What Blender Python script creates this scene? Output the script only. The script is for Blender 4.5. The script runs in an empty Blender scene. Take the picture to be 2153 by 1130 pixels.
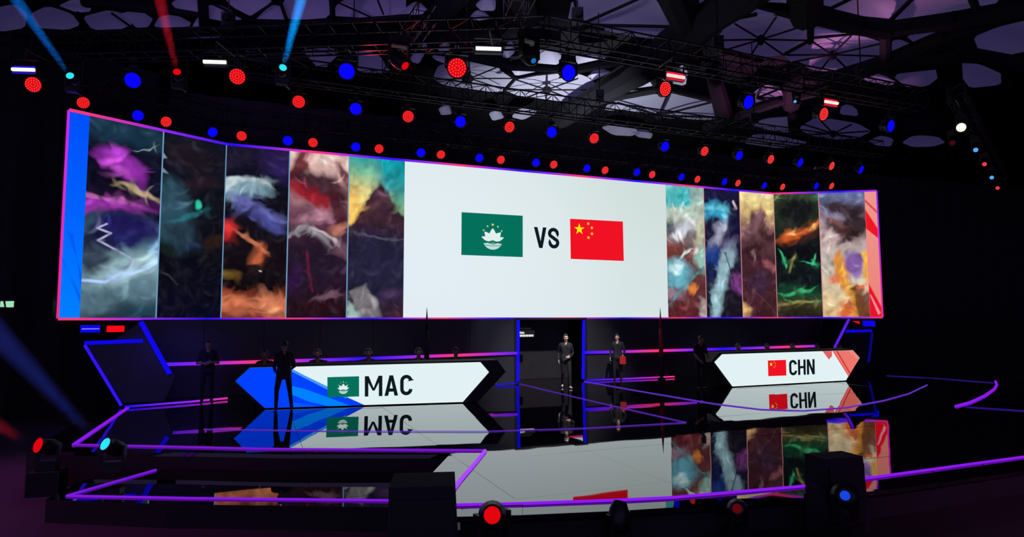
import bpy, bmesh, math, random
import numpy as np
from mathutils import Vector, Matrix, Quaternion

# ---------------------------------------------------------------- camera, world, lights, exposure
scn = bpy.context.scene
COL = scn.collection
F_PX, PITCH, ROLL, CAM_H = 1345.55, 0.07863, -0.00224, 2.398
CX, CY, PSI, HALF, PHI, ZB = 1.4234, 26.3079, 0.37993, 12.188, 0.51992, 2.441   # LED wall: centre, heading, half width, wing fold, bottom
SH = 6.0                                                                        # LED wall height
PW, SW = 2.0826, 0.529                                                          # portrait panel and end strip widths
EX = np.array([math.cos(PSI), math.sin(PSI)])
EV = np.array([math.sin(PSI), -math.cos(PSI)])
C0 = np.array([CX, CY])

def lin(r, g, b):
    f = lambda c: c / 12.92 if c <= 0.04045 else ((c + 0.055) / 1.055) ** 2.4
    return (f(r / 255), f(g / 255), f(b / 255))

cam_d = bpy.data.cameras.new('camera'); cam = bpy.data.objects.new('camera', cam_d); COL.objects.link(cam)
cam_d.sensor_width = 36.0; cam_d.lens = 36.0 * F_PX / 2153.0; cam_d.clip_end = 300
Rv = Vector((1, 0, 0)); Uv = Vector((0, -math.sin(PITCH), math.cos(PITCH))); Fv = Vector((0, math.cos(PITCH), math.sin(PITCH)))
r_ = math.cos(ROLL) * Rv + math.sin(ROLL) * Uv; u_ = -math.sin(ROLL) * Rv + math.cos(ROLL) * Uv
cam.matrix_world = Matrix(((r_.x, u_.x, -Fv.x, 0), (r_.y, u_.y, -Fv.y, 0), (r_.z, u_.z, -Fv.z, CAM_H), (0, 0, 0, 1)))
scn.camera = cam
scn.view_settings.view_transform = 'Standard'; scn.view_settings.look = 'None'
scn.view_settings.exposure = 0.0; scn.view_settings.gamma = 1.0; scn.view_settings.use_curve_mapping = False
world = bpy.data.worlds.new('world'); scn.world = world; world.use_nodes = True
bg = world.node_tree.nodes['Background']; bg.inputs[0].default_value = (*lin(120, 105, 165), 1); bg.inputs[1].default_value = 1.1

def W(u, v, z=0.0):                       # stage coordinates (u along the LED wall, v towards the audience) to world
    q = C0 + EX * u + EV * v
    return Vector((q[0], q[1], z))

def spot(name, loc, target, watts, col, angle, blend=0.6, radius=0.15):
    d = bpy.data.lights.new(name, 'SPOT'); d.energy = watts; d.color = col; d.spot_size = math.radians(angle)
    d.spot_blend = blend; d.shadow_soft_size = radius
    o = bpy.data.objects.new(name, d); COL.objects.link(o); o.location = loc
    o.rotation_euler = (Vector(target) - Vector(loc)).to_track_quat('-Z', 'Y').to_euler()
    return o

spot('stage_key_light', W(-1, 9.6, 9.3), W(-0.4, 3.0, 1.0), 5200, (1, 0.95, 0.92), 34, 0.8)
spot('gate_left_fill', W(-4.2, 6.0, 8.8), W(-2.9, 1.8, 1.2), 1500, (0.75, 0.82, 1), 16, 0.8)  # unseen fill, added to lift the wall left of the doorway
spot('roof_wash_fill', W(2.5, -3.8, 6.6), Vector((4.0, 35.5, 15)), 4400, (0.80, 0.83, 1.0), 100, 1.0, 0.3)  # added fill hidden behind the curtain, brightens the central roof panels
spot('roof_magenta_fill', W(14.2, -3.2, 6.0), Vector((15.4, 31.0, 15)), 4200, (0.80, 0.26, 0.66), 80, 1.0, 0.3)  # added magenta fill, also behind the curtain, tints the right roof
spot('roof_blue_fill', W(6, 9.5, 10.8), Vector((10, 17, 15)), 200, (0.45, 0.35, 1.0), 110, 1.0, 0.3)  # unseen blue fill added for the right part of the roof
spot('roof_violet_fill', W(-13, 5.5, 10.6), Vector((-8, 25, 15)), 500, (0.40, 0.22, 0.9), 110, 1.0, 0.3)  # unseen violet fill added for the left part of the roof
spot('roof_near_fill', W(-6, 10.5, 10.9), Vector((3, 23, 15)), 1300, (0.6, 0.55, 1.0), 90, 1.0, 0.3)  # unseen fill added to brighten the nearer roof panels
spot('floor_magenta_fill', Vector((-16, 9, 7.5)), Vector((-8.5, 11.0, -0.6)), 1700, (0.85, 0.16, 0.75), 55, 0.9, 0.3)  # unseen fill, added to tint the left hall floor magenta
spot('floor_magenta_fill', Vector((14, 4, 7)), Vector((9, 8.5, -0.6)), 1300, (0.9, 0.15, 0.7), 45, 0.9, 0.3)  # second added fill of this kind, for the right hall floor
spot('left_players_fill', W(-7.5, 9.8, 9.3), W(-8, 4.2, 1.2), 500, (0.9, 0.92, 1), 34, 0.8)  # unseen fill added so the left players' heads show
spot('right_players_fill', W(7.5, 9.8, 9.3), W(7.4, 4.2, 1.2), 500, (0.9, 0.92, 1), 34, 0.8)  # same added fill for the players on the right
spot('truss_red_light', W(-8.3, 5.6, 8.9), W(-6.9, 9.0, 10.2), 260, (1, 0.05, 0.08), 70, 0.7)
spot('booth_blue_fill', W(-13.2, 5.2, 2.2), W(-13.4, 3.2, 0.5), 90, (0.12, 0.08, 1), 100, 0.9)  # unseen blue fill added for the glow inside the left booth

# ---------------------------------------------------------------- pixel rays onto real planes (used to measure places)
def ray(px, py):
    r = (px - 1076.5) / F_PX; u = -(py - 565.0) / F_PX
    cr, sr = math.cos(ROLL), math.sin(ROLL); r, u = cr * r - sr * u, sr * r + cr * u
    c, s = math.cos(PITCH), math.sin(PITCH)
    return np.array([r, c - s * u, s + c * u])
def on_z(px, py, z=0.0):                  # on a level plane
    d = ray(px, py); t = (z - CAM_H) / d[2]
    return Vector((d[0] * t, d[1] * t, z))
def on_plane(px, py, p0, n):              # on an upright plane through p0 with normal n (2D)
    d = ray(px, py); t = (p0[0] * n[0] + p0[1] * n[1]) / (d[0] * n[0] + d[1] * n[1])
    return Vector((d[0] * t, d[1] * t, CAM_H + d[2] * t))
def on_v(px, py, v):
    q = C0 + EV * v; return on_plane(px, py, q, EV)
def uv_of(P):
    q = np.array([P[0], P[1]]) - C0; return float(q @ EX), float(q @ EV)
def depth_of(P):
    return P[1] * math.cos(PITCH) + (P[2] - CAM_H) * math.sin(PITCH)

# ---------------------------------------------------------------- materials
MATS = {}
def mat(name, rgb, rough=0.6, metal=0.0, ior=1.5, var=0.25, scale=6.0, bump=0.0):
    if name in MATS: return MATS[name]
    m = bpy.data.materials.new(name); m.use_nodes = True; nt = m.node_tree; b = nt.nodes['Principled BSDF']
    tc = nt.nodes.new('ShaderNodeTexCoord'); n = nt.nodes.new('ShaderNodeTexNoise'); n.inputs['Scale'].default_value = scale
    n.inputs['Detail'].default_value = 4; nt.links.new(tc.outputs['Object'], n.inputs['Vector'])
    mr = nt.nodes.new('ShaderNodeMapRange'); mr.inputs[3].default_value = 1 - var; mr.inputs[4].default_value = 1 + var
    nt.links.new(n.outputs['Fac'], mr.inputs[0])
    mx = nt.nodes.new('ShaderNodeVectorMath'); mx.operation = 'SCALE'; mx.inputs[0].default_value = rgb
    nt.links.new(mr.outputs[0], mx.inputs['Scale']); nt.links.new(mx.outputs[0], b.inputs['Base Color'])
    b.inputs['Roughness'].default_value = rough; b.inputs['Metallic'].default_value = metal; b.inputs['IOR'].default_value = ior
    if bump:
        bp = nt.nodes.new('ShaderNodeBump'); bp.inputs['Strength'].default_value = bump; bp.inputs['Distance'].default_value = 0.02
        nt.links.new(n.outputs['Fac'], bp.inputs['Height']); nt.links.new(bp.outputs[0], b.inputs['Normal'])
    MATS[name] = m; return m
def emis(name, rgb, strength=1.0):
    if name in MATS: return MATS[name]
    m = bpy.data.materials.new(name); m.use_nodes = True; nt = m.node_tree; nt.nodes.clear()
    o = nt.nodes.new('ShaderNodeOutputMaterial'); e = nt.nodes.new('ShaderNodeEmission')
    e.inputs[0].default_value = (*rgb, 1); e.inputs[1].default_value = strength; nt.links.new(e.outputs[0], o.inputs[0])
    MATS[name] = m; return m
def emis_attr(name, strength=1.0):
    if name in MATS: return MATS[name]
    m = bpy.data.materials.new(name); m.use_nodes = True; nt = m.node_tree; nt.nodes.clear()
    o = nt.nodes.new('ShaderNodeOutputMaterial'); e = nt.nodes.new('ShaderNodeEmission'); a = nt.nodes.new('ShaderNodeAttribute')
    a.attribute_name = 'Col'; nt.links.new(a.outputs['Color'], e.inputs[0]); e.inputs[1].default_value = strength
    nt.links.new(e.outputs[0], o.inputs[0]); MATS[name] = m; return m

BLACK = mat('black_metal', (0.012, 0.012, 0.014), 0.45, 0.3)
TRUSS = mat('truss_metal', (0.03, 0.03, 0.035), 0.45, 0.6)
STEEL = mat('roof_steel', (0.004, 0.004, 0.006), 0.85)
CLOTH = mat('black_cloth', (0.018, 0.015, 0.022), 0.95, var=0.4, scale=3)
RISER = mat('riser_black', (0.006, 0.005, 0.008), 0.8)
WALLM = mat('stage_wall_black', (0.020, 0.020, 0.026), 0.5, var=0.3, scale=1.5)
DESKM = mat('desk_black', (0.004, 0.004, 0.005), 0.7)
LED = emis_attr('led_strip_light')
SCREEN = emis_attr('led_screen_picture')

def stage_gloss():
    m = bpy.data.materials.new('stage_gloss'); m.use_nodes = True; nt = m.node_tree; b = nt.nodes['Principled BSDF']
    b.inputs['Base Color'].default_value = (0.004, 0.004, 0.006, 1); b.inputs['Roughness'].default_value = 0.018; b.inputs['IOR'].default_value = 2.15
    tc = nt.nodes.new('ShaderNodeTexCoord'); n = nt.nodes.new('ShaderNodeTexNoise'); n.inputs['Scale'].default_value = 0.55; n.inputs['Detail'].default_value = 1.5
    g = nt.nodes.new('ShaderNodeNewGeometry'); nt.links.new(g.outputs['Position'], n.inputs['Vector'])
    bp = nt.nodes.new('ShaderNodeBump'); bp.inputs['Strength'].default_value = 0.34; bp.inputs['Distance'].default_value = 0.012
    nt.links.new(n.outputs['Fac'], bp.inputs['Height']); nt.links.new(bp.outputs[0], b.inputs['Normal'])
    return m
GLOSS = stage_gloss()

# ---------------------------------------------------------------- mesh builder
class MB:
    def __init__(s): s.v = []; s.f = []; s.m = []; s.c = []
    def add(s, vs, fs, mi=0, col=None):
        o = len(s.v); s.v += [tuple(x) for x in vs]; s.f += [tuple(i + o for i in f) for f in fs]; s.m += [mi] * len(fs)
        s.c += [col if col is not None else (1, 1, 1)] * len(vs); return s
    def box(s, c, size, rot=None, mi=0):
        x, y, z = [q / 2 for q in size]; vs = [Vector((a * x, b * y, d * z)) for a in (-1, 1) for b in (-1, 1) for d in (-1, 1)]
        if rot is not None: vs = [rot @ q for q in vs]
        c = Vector(c); vs = [q + c for q in vs]
        return s.add(vs, [(0, 1, 3, 2), (4, 6, 7, 5), (0, 4, 5, 1), (2, 3, 7, 6), (0, 2, 6, 4), (1, 5, 7, 3)], mi)
    def tube(s, a, b, r0, r1=None, n=8, caps=True, mi=0, col=None):
        a, b = Vector(a), Vector(b); r1 = r0 if r1 is None else r1; d = b - a
        if d.length < 1e-6: return s
        q = d.to_track_quat('Z', 'Y'); vs = []
        for p, r in ((a, r0), (b, r1)):
            vs += [p + q @ Vector((r * math.cos(2 * math.pi * k / n), r * math.sin(2 * math.pi * k / n), 0)) for k in range(n)]
        fs = [(k, (k + 1) % n, n + (k + 1) % n, n + k) for k in range(n)]
        if caps: fs += [tuple(range(n))[::-1], tuple(range(n, 2 * n))]
        return s.add(vs, fs, mi, col)
    def lathe(s, prof, rot=None, at=(0, 0, 0), n=16, mi=0):     # profile (radius, distance along +Y)
        vs = []; at = Vector(at)
        for r, y in prof:
            for k in range(n):
                p = Vector((r * math.cos(2 * math.pi * k / n), y, r * math.sin(2 * math.pi * k / n)))
                vs.append((rot @ p if rot is not None else p) + at)
        fs = [(i * n + k, (i + 1) * n + k, (i + 1) * n + (k + 1) % n, i * n + (k + 1) % n) for i in range(len(prof) - 1) for k in range(n)]
        fs += [tuple(range(n)), tuple(range((len(prof) - 1) * n, len(prof) * n))[::-1]]
        return s.add(vs, fs, mi)
    def prism(s, pts, z0, z1, mi=0):
        n = len(pts); vs = [(p[0], p[1], z0) for p in pts] + [(p[0], p[1], z1) for p in pts]
        return s.add(vs, [tuple(range(n))[::-1], tuple(range(n, 2 * n))] + [(k, (k + 1) % n, n + (k + 1) % n, n + k) for k in range(n)], mi)
    def slab(s, pts, off, mi=0, col=None):                       # flat polygon in 3D with thickness vector
        n = len(pts); off = Vector(off); vs = [Vector(p) for p in pts]; vs += [p + off for p in vs]
        return s.add(vs, [tuple(range(n)), tuple(range(n, 2 * n))[::-1]] + [(k, n + k, n + (k + 1) % n, (k + 1) % n) for k in range(n)], mi, col)
    def build(s, name, mats, parent=None, origin=None, smooth=False, colors=False):
        me = bpy.data.meshes.new(name); org = Vector(origin) if origin is not None else (Vector(parent.location) if parent is not None else Vector((0, 0, 0)))
        me.from_pydata([tuple(Vector(q) - org) for q in s.v], [], s.f)
        for m in (mats if isinstance(mats, (list, tuple)) else [mats]): me.materials.append(m)
        if any(s.m): me.polygons.foreach_set('material_index', s.m)
        if colors:
            at = me.color_attributes.new('Col', 'FLOAT_COLOR', 'POINT')
            at.data.foreach_set('color', np.array([(c[0], c[1], c[2], 1.0) for c in s.c], dtype=np.float32).ravel())
        bm = bmesh.new(); bm.from_mesh(me); bmesh.ops.recalc_face_normals(bm, faces=bm.faces); bm.to_mesh(me); bm.free()
        if smooth: me.polygons.foreach_set('use_smooth', [True] * len(me.polygons))
        me.update()
        o = bpy.data.objects.new(name, me); COL.objects.link(o)
        if parent is not None: o.parent = parent
        else: o.location = org
        return o
def local(s, name, mats, parent, **k):                            # build in the thing's own coordinates
    return s.build(name, mats, parent, origin=(0, 0, 0), **k)
MB.local = local

def thing(name, label, cat, loc=(0, 0, 0), rz=0.0, group=None):
    o = bpy.data.objects.new(name, None); COL.objects.link(o); o.location = loc; o.rotation_euler = (0, 0, rz)
    o.empty_display_size = 0.2; o['label'] = label; o['category'] = cat
    if group: o['group'] = group
    return o
def tag(o, label, cat, group=None, kind=None):
    o['label'] = label
    if cat: o['category'] = cat
    if group: o['group'] = group
    if kind: o['kind'] = kind
    return o
def structure(o): o['kind'] = 'structure'; return o
def child(o_src, parent, loc=None, rot=None):
    c = o_src.copy(); COL.objects.link(c); c.parent = parent
    if loc is not None: c.location = loc
    if rot is not None: c.rotation_euler = rot
    return c
ORD = ['first', 'second', 'third', 'fourth', 'fifth', 'sixth', 'seventh', 'eighth', 'ninth', 'tenth', 'eleventh', 'twelfth', 'thirteenth', 'fourteenth', 'fifteenth']

BLUE, VIOLET, PINK = lin(22, 12, 255), lin(140, 40, 240), lin(255, 55, 105)
PURPLE = lin(140, 25, 240)
def mixc(a, b, t): return tuple(a[i] * (1 - t) + b[i] * t for i in range(3))
def wave_col(x):                                                  # LED chase: blue, violet, red and back
    t = x % 1.0; t = 1 - abs(2 * t - 1)
    return mixc(BLUE, VIOLET, t / 0.5) if t < 0.5 else mixc(VIOLET, PINK, (t - 0.5) / 0.5)
def strip(pts, r, colfn, n=6, step=0.4):                          # LED tube through points; colour by running length
    b = MB(); run = 0.0
    for a, c in zip(pts[:-1], pts[1:]):
        a, c = Vector(a), Vector(c); L = (c - a).length; k = max(1, int(L / step))
        q = (c - a).to_track_quat('Z', 'Y'); vs = []; cs = []
        for i in range(k + 1):
            p = a.lerp(c, i / k); co = colfn(run + L * i / k)
            for j in range(n):
                vs.append(p + q @ Vector((r * math.cos(2 * math.pi * j / n), r * math.sin(2 * math.pi * j / n), 0))); cs.append(co)
        fs = [(i * n + j, i * n + (j + 1) % n, (i + 1) * n + (j + 1) % n, (i + 1) * n + j) for i in range(k) for j in range(n)]
        fs += [tuple(range(n))[::-1], tuple(range(k * n, k * n + n))]
        o = len(b.v); b.add(vs, fs); b.c[o:] = cs; run += L
    return b

ZF, ZT = -0.62, -0.28                    # hall floor and lower stage tier
# ================================================================ THE HALL
b = MB().box((3, 26, ZF - .1), (96, 80, 0.2)); fl = structure(b.build('floor', mat('hall_floor', lin(70, 52, 70), 0.7, var=0.35, scale=0.8)))
HALLW = mat('hall_wall', (0.012, 0.010, 0.016), 0.9)
structure(MB().box((3, 66.1, 7.5), (96, 0.2, 17.2)).build('wall_back', HALLW))
structure(MB().box((-45.1, 26, 7.5), (0.2, 80, 17.2)).build('wall_left', HALLW))
structure(MB().box((51.1, 26, 7.5), (0.2, 80, 17.2)).build('wall_right', HALLW))
ceil = structure(MB().box((3, 26, 16.2), (96, 80, 0.2)).build('ceiling', STEEL, origin=(3, 26, 16.2)))

def membrane():
    m = bpy.data.materials.new('roof_membrane'); m.use_nodes = True; nt = m.node_tree; b = nt.nodes['Principled BSDF']
    n = nt.nodes.new('ShaderNodeTexNoise'); n.inputs['Scale'].default_value = 0.5
    r = nt.nodes.new('ShaderNodeValToRGB'); r.color_ramp.elements[0].color = (0.55, 0.55, 0.6, 1); r.color_ramp.elements[1].color = (0.7, 0.7, 0.75, 1)
    nt.links.new(n.outputs['Fac'], r.inputs[0]); nt.links.new(r.outputs[0], b.inputs['Base Color'])
    b.inputs['Roughness'].default_value = 0.5
    b.inputs['Emission Color'].default_value = (*lin(106, 94, 172), 1); b.inputs['Emission Strength'].default_value = 0.13  # faint emission stands in for dusk daylight coming through the membrane
    return m
MEMB = membrane()
ZR, ZS, ZBM = 15.0, 14.85, 14.2
def smooth_poly(p, it=1, keep=0.15):
    for _ in range(it):
        q = []
        for i in range(len(p)):
            a, c = p[i], p[(i + 1) % len(p)]
            q += [a.lerp(c, keep), a.lerp(c, 1 - keep)]
        p = q
    return p
def roof_panel(px):
    pts = smooth_poly([on_z(x, y, ZR) for x, y in px]); c = sum(pts, Vector()) / len(pts); pts = [c + (p - c) * 1.06 for p in pts]
    n = len(pts); mid = [p.lerp(c, 0.5) + Vector((0, 0, 0.25)) for p in pts]
    vs = pts + mid + [c + Vector((0, 0, 0.35))]
    fs = [(i, (i + 1) % n, n + (i + 1) % n, n + i) for i in range(n)] + [(n + i, n + (i + 1) % n, 2 * n) for i in range(n)]
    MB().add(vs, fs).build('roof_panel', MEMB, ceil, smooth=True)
def roof_bar(x0, y0, x1, y1, w0, w1=None, z=ZBM, name='beam'):
    A, B = on_z(x0, y0, z), on_z(x1, y1, z); w1 = w0 if w1 is None else w1
    ra, rb = 0.5 * w0 * depth_of(A) / F_PX, 0.5 * w1 * depth_of(B) / F_PX
    b = MB().tube(A, B, ra, rb, n=8 if z == ZBM else 5)
    if z == ZBM:
        for P, r in ((A, ra), (B, rb)):
            b.lathe([(r * 0.35, -r), (r * 0.85, -r * 0.55), (r, 0), (r * 0.85, r * 0.55), (r * 0.35, r)], at=P, n=8)
    b.build(name, STEEL, ceil)

PANELS = [
 [(915,165),(925,140),(950,133),(985,128),(1050,140),(1083,164),(1061,189),(1040,192),(990,189),(935,178)],
 [(1066,189),(1085,168),(1130,158),(1180,152),(1225,160),(1250,178),(1220,205),(1195,214),(1150,211),(1100,204)],
 [(1270,201),(1300,196),(1400,187),(1450,196),(1508,210),(1528,226),(1532,247),(1480,251),(1400,247),(1330,228)],
 [(1272,232),(1300,232),(1352,240),(1312,220),(1280,218)],
 [(1512,82),(1530,56),(1575,36),(1622,33),(1692,52),(1702,84),(1648,113),(1582,121),(1528,108)],
 [(1654,116),(1704,88),(1716,72),(1790,72),(1850,90),(1846,116),(1792,146),(1722,148),(1668,131)],
 [(1706,60),(1740,63),(1775,72),(1716,80)],
 [(1530,42),(1575,18),(1600,22),(1634,30),(1570,36)],
 [(1200,46),(1210,0),(1340,-24),(1408,0),(1420,46),(1400,84),(1330,74),(1250,58)],
 [(1468,-10),(1510,-10),(1500,8),(1475,18)],
 [(1590,-12),(1652,-12),(1652,12),(1610,8)],
 [(1732,-12),(1808,-12),(1750,14),(1732,10)],
 [(1750,18),(1812,-10),(1930,-14),(1870,40),(1850,46),(1800,44)],
 [(1880,44),(1930,-14),(2030,-14),(2040,20),(2000,38),(1930,46)],
 [(2054,-12),(2110,-12),(2090,10),(2062,14)],
 [(1907,76),(1950,66),(1992,62),(1966,78),(1925,90)],
 [(1871,90),(1895,88),(1920,96),(1890,112),(1868,117)],
 [(2050,78),(2100,58),(2160,44),(2165,105),(2120,114),(2060,104)],
 [(2000,88),(2030,84),(2030,104),(2004,106)],
 [(1880,160),(1930,143),(1970,140),(1978,158),(1950,180),(1910,184)],
 [(2018,134),(2060,136),(2108,158),(2100,178),(2040,184),(2026,165)],
 [(1813,166),(1845,160),(1884,172),(1870,180),(1830,172)],
 [(1582,200),(1605,180),(1638,184),(1648,208),(1640,224),(1595,228)],
 [(1580,262),(1610,250),(1660,246),(1660,280),(1620,274)],
 [(1682,270),(1720,246),(1730,264),(1740,250),(1800,260),(1828,276),(1800,290),(1750,293),(1705,284)],
 [(1766,240),(1770,222),(1800,228),(1804,244)],
 [(1826,296),(1850,288),(1878,292),(1872,308),(1844,306)],
 [(1898,300),(1920,286),(1970,288),(1986,300),(1960,308),(1920,309)],
 [(1560,300),(1590,282),(1640,288),(1700,300),(1640,312)],
 [(1385,140),(1400,125),(1425,128),(1445,150),(1440,180),(1395,170)],
 [(1336,185),(1345,158),(1362,150),(1372,170),(1374,180)],
 [(1236,158),(1290,150),(1240,172)],
 [(1128,102),(1180,108),(1175,136),(1126,132)],
 [(1212,116),(1240,118),(1290,126),(1250,134),(1214,136)],
 [(1066,92),(1080,88),(1082,110),(1068,122),(1056,118)],
 [(857,110),(893,112),(880,134),(866,130)],
 [(860,98),(900,96),(896,106),(866,104)],
 [(908,118),(938,122),(936,134),(916,126)],
 [(920,104),(945,92),(944,110),(930,110)],
 [(1075,146),(1130,150),(1085,160)],
 [(746,110),(770,105),(800,120),(820,150),(795,153),(752,150)],
 [(633,108),(660,105),(712,104),(704,125),(690,140),(660,138)],
 [(700,32),(715,6),(760,-12),(800,-10),(850,-4),(848,30),(780,37)],
 [(834,30),(870,8),(900,20),(904,28),(870,31)],
 [(596,2),(640,-14),(692,-10),(690,36),(640,40),(604,38)],
 [(538,42),(566,14),(590,14),(600,44),(560,46)],
 [(470,-8),(520,-14),(572,0),(548,20),(528,34),(490,14)],
 [(437,12),(460,16),(512,40),(470,44),(438,38)],
 [(436,46),(410,46),(404,58),(430,58)],
 [(360,6),(390,-6),(418,-8),(420,24),(380,26)],
 [(320,44),(350,38),(400,46),(396,56),(330,58)],
 [(176,36),(220,24),(262,30),(278,50),(250,62),(196,62)],
 [(250,28),(300,33),(322,40),(312,56),(286,58),(272,40)],
 [(124,12),(150,6),(190,16),(188,24),(162,26)],
 [(66,30),(100,14),(150,30),(166,52),(140,62),(80,58)],
 [(-20,20),(30,10),(56,30),(50,58),(0,66),(-20,50)],
 [(1000,10),(1020,-6),(1042,0),(1040,22),(1012,22)],
 [(984,40),(1000,30),(1036,38),(1000,44)],
 [(1090,232),(1105,226),(1130,236),(1100,252),(1075,246)], [(922,228),(945,222),(950,240),(928,242)], [(1028,238),(1050,232),(1060,248),(1036,254)],
 [(1265,268),(1290,262),(1340,272),(1330,286),(1290,284)], [(1330,276),(1372,280),(1368,292),(1340,288)],
]
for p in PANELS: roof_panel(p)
BEAMS = [
 (1590,-25,1480,45,78,72),(1480,45,1415,100,76,84),(1415,100,1330,160,84,58),(1330,160,1255,202,56,46),(1255,202,1180,250,46,42),(1405,-25,1440,60,66,50),
 (1205,147,1330,122,20,24),(1284,208,1380,190,14,15),(1405,188,1512,212,13,16),(1362,140,1392,195,24,20),(1512,104,1600,126,12,12),
 (1600,12,1690,26,16,34),(1690,26,1805,54,40,40),(1805,54,1865,62,40,44),(1865,62,2000,44,36,40),(2000,44,2170,14,40,44),
 (2170,22,1990,72,28,28),(1990,72,1865,130,28,36),(1865,130,1760,166,36,40),(1760,166,1640,162,34,24),(1862,62,1862,120,24,22),
 (1990,72,2042,114,22,28),(2042,114,2170,140,28,32),(2003,110,2010,215,30,28),(1692,-25,1695,30,72,66),(1865,130,2003,116,26,30),
 (1488,270,1560,238,24,26),(1560,238,1640,212,26,22),(1640,212,1725,194,20,16),(1498,150,1524,250,30,38),(1672,150,1664,218,40,38),(1666,240,1668,284,20,18),
 (975,-25,905,48,54,46),(905,48,850,100,46,40),(905,95,928,84,12,12),(857,106,940,117,6,6),(985,122,1060,140,14,12),(1060,142,1185,147,13,13),(1055,144,1085,166,10,8),
 (1085,165,1131,156,6,6),(1131,156,1185,150,7,8),(1081,168,1061,190,7,8),(1087,-25,1108,40,54,50),(1108,40,1116,110,46,30),
 (425,-25,430,66,22,20),(-30,72,430,68,12,14),(430,62,720,46,12,12),(720,46,860,34,12,10),(696,-25,700,40,13,11),(180,6,346,20,20,24),(346,20,420,32,14,12),(164,30,186,66,12,12),(330,34,314,62,8,8),
 (1704,54,1704,88,15,13),(2034,-25,2052,18,16,15),(1870,150,1985,134,14,22),(1975,140,1985,185,14,16),(2112,130,2118,190,16,18),(1500,10,1440,60,20,20),
]
for q in BEAMS: roof_bar(*q)
SPOKES = []
def hub(c, ends, w):
    for e in ends: SPOKES.append((c[0], c[1], e[0], e[1], w))
hub((988,165), [(915,168),(957,181),(993,189),(1055,187),(1083,165),(1044,142),(986,134)], 3)
hub((1150,189), [(1066,189),(1085,168),(1150,155),(1215,165),(1248,189),(1210,212),(1148,212),(1108,205)], 3.4)
hub((1600,83), [(1511,85),(1545,50),(1632,36),(1694,53),(1703,85),(1646,115),(1577,119),(1520,107)], 4)
hub((1750,115), [(1655,116),(1704,85),(1789,76),(1850,92),(1846,118),(1782,146),(1726,147),(1666,131)], 4)
hub((1385,243), [(1407,192),(1507,212),(1298,216),(1530,247)], 5)
hub((1220,52), [(1346,-4),(1205,-10),(1418,56),(1270,62)], 7)
hub((1752,281), [(1690,262),(1722,250),(1790,262),(1826,276),(1700,284),(1790,290)], 3.5)
hub((1592,206), [(1600,184),(1636,188),(1648,206),(1640,222)], 5)
hub((520,42), [(438,4),(575,6),(604,44)], 6)
SPOKES += [(1871,44,1928,-12,10),(1746,18,1808,-12,8),(1703,85,1650,114,8),(1704,80,1800,71,6),(235,28,278,58,5),(590,6,604,46,8),(708,4,780,36,4),(790,-10,806,30,4),
           (636,110,662,140,5),(690,140,712,118,5),(1430,128,1405,180,5),(1592,30,1530,42,9)]
for q in SPOKES: roof_bar(*q, z=ZS, name='spoke')
for c, w in (((988,165),14),((1150,189),18),((1600,83),16),((1750,115),18),((1385,243),16),((1220,52),26),((1752,281),14)):
    P = on_z(*c, ZS); r = 0.5 * w * depth_of(P) / F_PX
    MB().lathe([(r * .4, -.25), (r, -.1), (r, .1), (r * .4, .2)], rot=Matrix.Rotation(math.pi / 2, 3, 'X'), at=P, n=10).build('hub', STEEL, ceil)

# ---------------------------------------------------------------- black drapes
def drape(pts, z0, z1, label):
    b = MB(); P = []
    for a, c in zip(pts[:-1], pts[1:]):
        a, c = Vector(a), Vector(c); L = (c - a).length; k = max(2, int(L / 0.16)); n = Vector((-(c - a).y, (c - a).x)).normalized()
        for i in range(k + (c == Vector(pts[-1]))):
            s = i / k * L; P.append(a.lerp(c, i / k) + n * (0.07 * math.sin(s * 5.2) + 0.03 * math.sin(s * 13.0)))
    m = len(P); vs = [(p.x, p.y, z) for z in (z0, z1) for p in P]
    b.add(vs, [(i, i + 1, m + i + 1, m + i) for i in range(m - 1)])
    o = b.build('backdrop_curtain', CLOTH, origin=(P[0].x, P[0].y, z0), smooth=True); md = o.modifiers.new('thickness', 'SOLIDIFY'); md.thickness = 0.02
    return tag(o, label, 'curtain')
w2 = lambda u, v: W(u, v).to_2d()
drape([w2(-14.2, -1.8), w2(13.8, -1.8)], ZF + .004, 10.7, 'wide black curtain hanging behind the big screen')
drape([w2(-14.5, -1.6), w2(-21, 1.5), w2(-30, 6)], ZF + .004, 11.2, 'black curtain closing the hall left of the big screen')
drape([w2(14.2, -1.6), w2(20, -1.2), w2(44, 0)], ZF + .004, 10.3, 'black curtain closing the hall right of the big screen')

# ================================================================ STAGE
LEDGE = [(955, 1065), (1098, 1062), (1315, 1054), (1416, 1049), (1690, 1025), (1840, 1006), (2160, 962)]   # light strip along the curved front, in photograph pixels
LE = [uv_of(on_z(x, y)) for x, y in LEDGE]
OUT = [(940, 1088), (1098, 1084), (1315, 1074.5), (1416, 1068), (1690, 1047), (1870, 1029), (2160, 986)]
OE = [uv_of(on_z(x, y, -.02)) for x, y in OUT]
UP = [(-14.9, -0.9), (-14.9, 9.55), (-12.11, 10.8), (-10.45, 11.66), (-7.82, 12.74), (-8.52, 14.08), (-8.9, 15.4), (-8.95, 15.85)] + [(u, v + .02) for u, v in LE] + [(4.2, 16.6), (8.0, 15.8), (11.5, 14.3), (16.8, 11.2), (16.8, -0.9)]
stage = thing('stage', 'large glossy black stage with purple light lines under the big screen', 'stage', W(0, 8, ZF))
MB().prism([W(u, v).to_2d() for u, v in UP], ZF + .004, -0.075).build('riser', RISER, stage)
def clip(poly, axis, lim, sign):
    out = []
    for i in range(len(poly)):
        a, c = poly[i], poly[(i + 1) % len(poly)]; da, dc = sign * (a[axis] - lim), sign * (c[axis] - lim)
        if da >= 0: out.append(a)
        if da * dc < 0: t = da / (da - dc); out.append((a[0] + t * (c[0] - a[0]), a[1] + t * (c[1] - a[1])))
    return out
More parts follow.
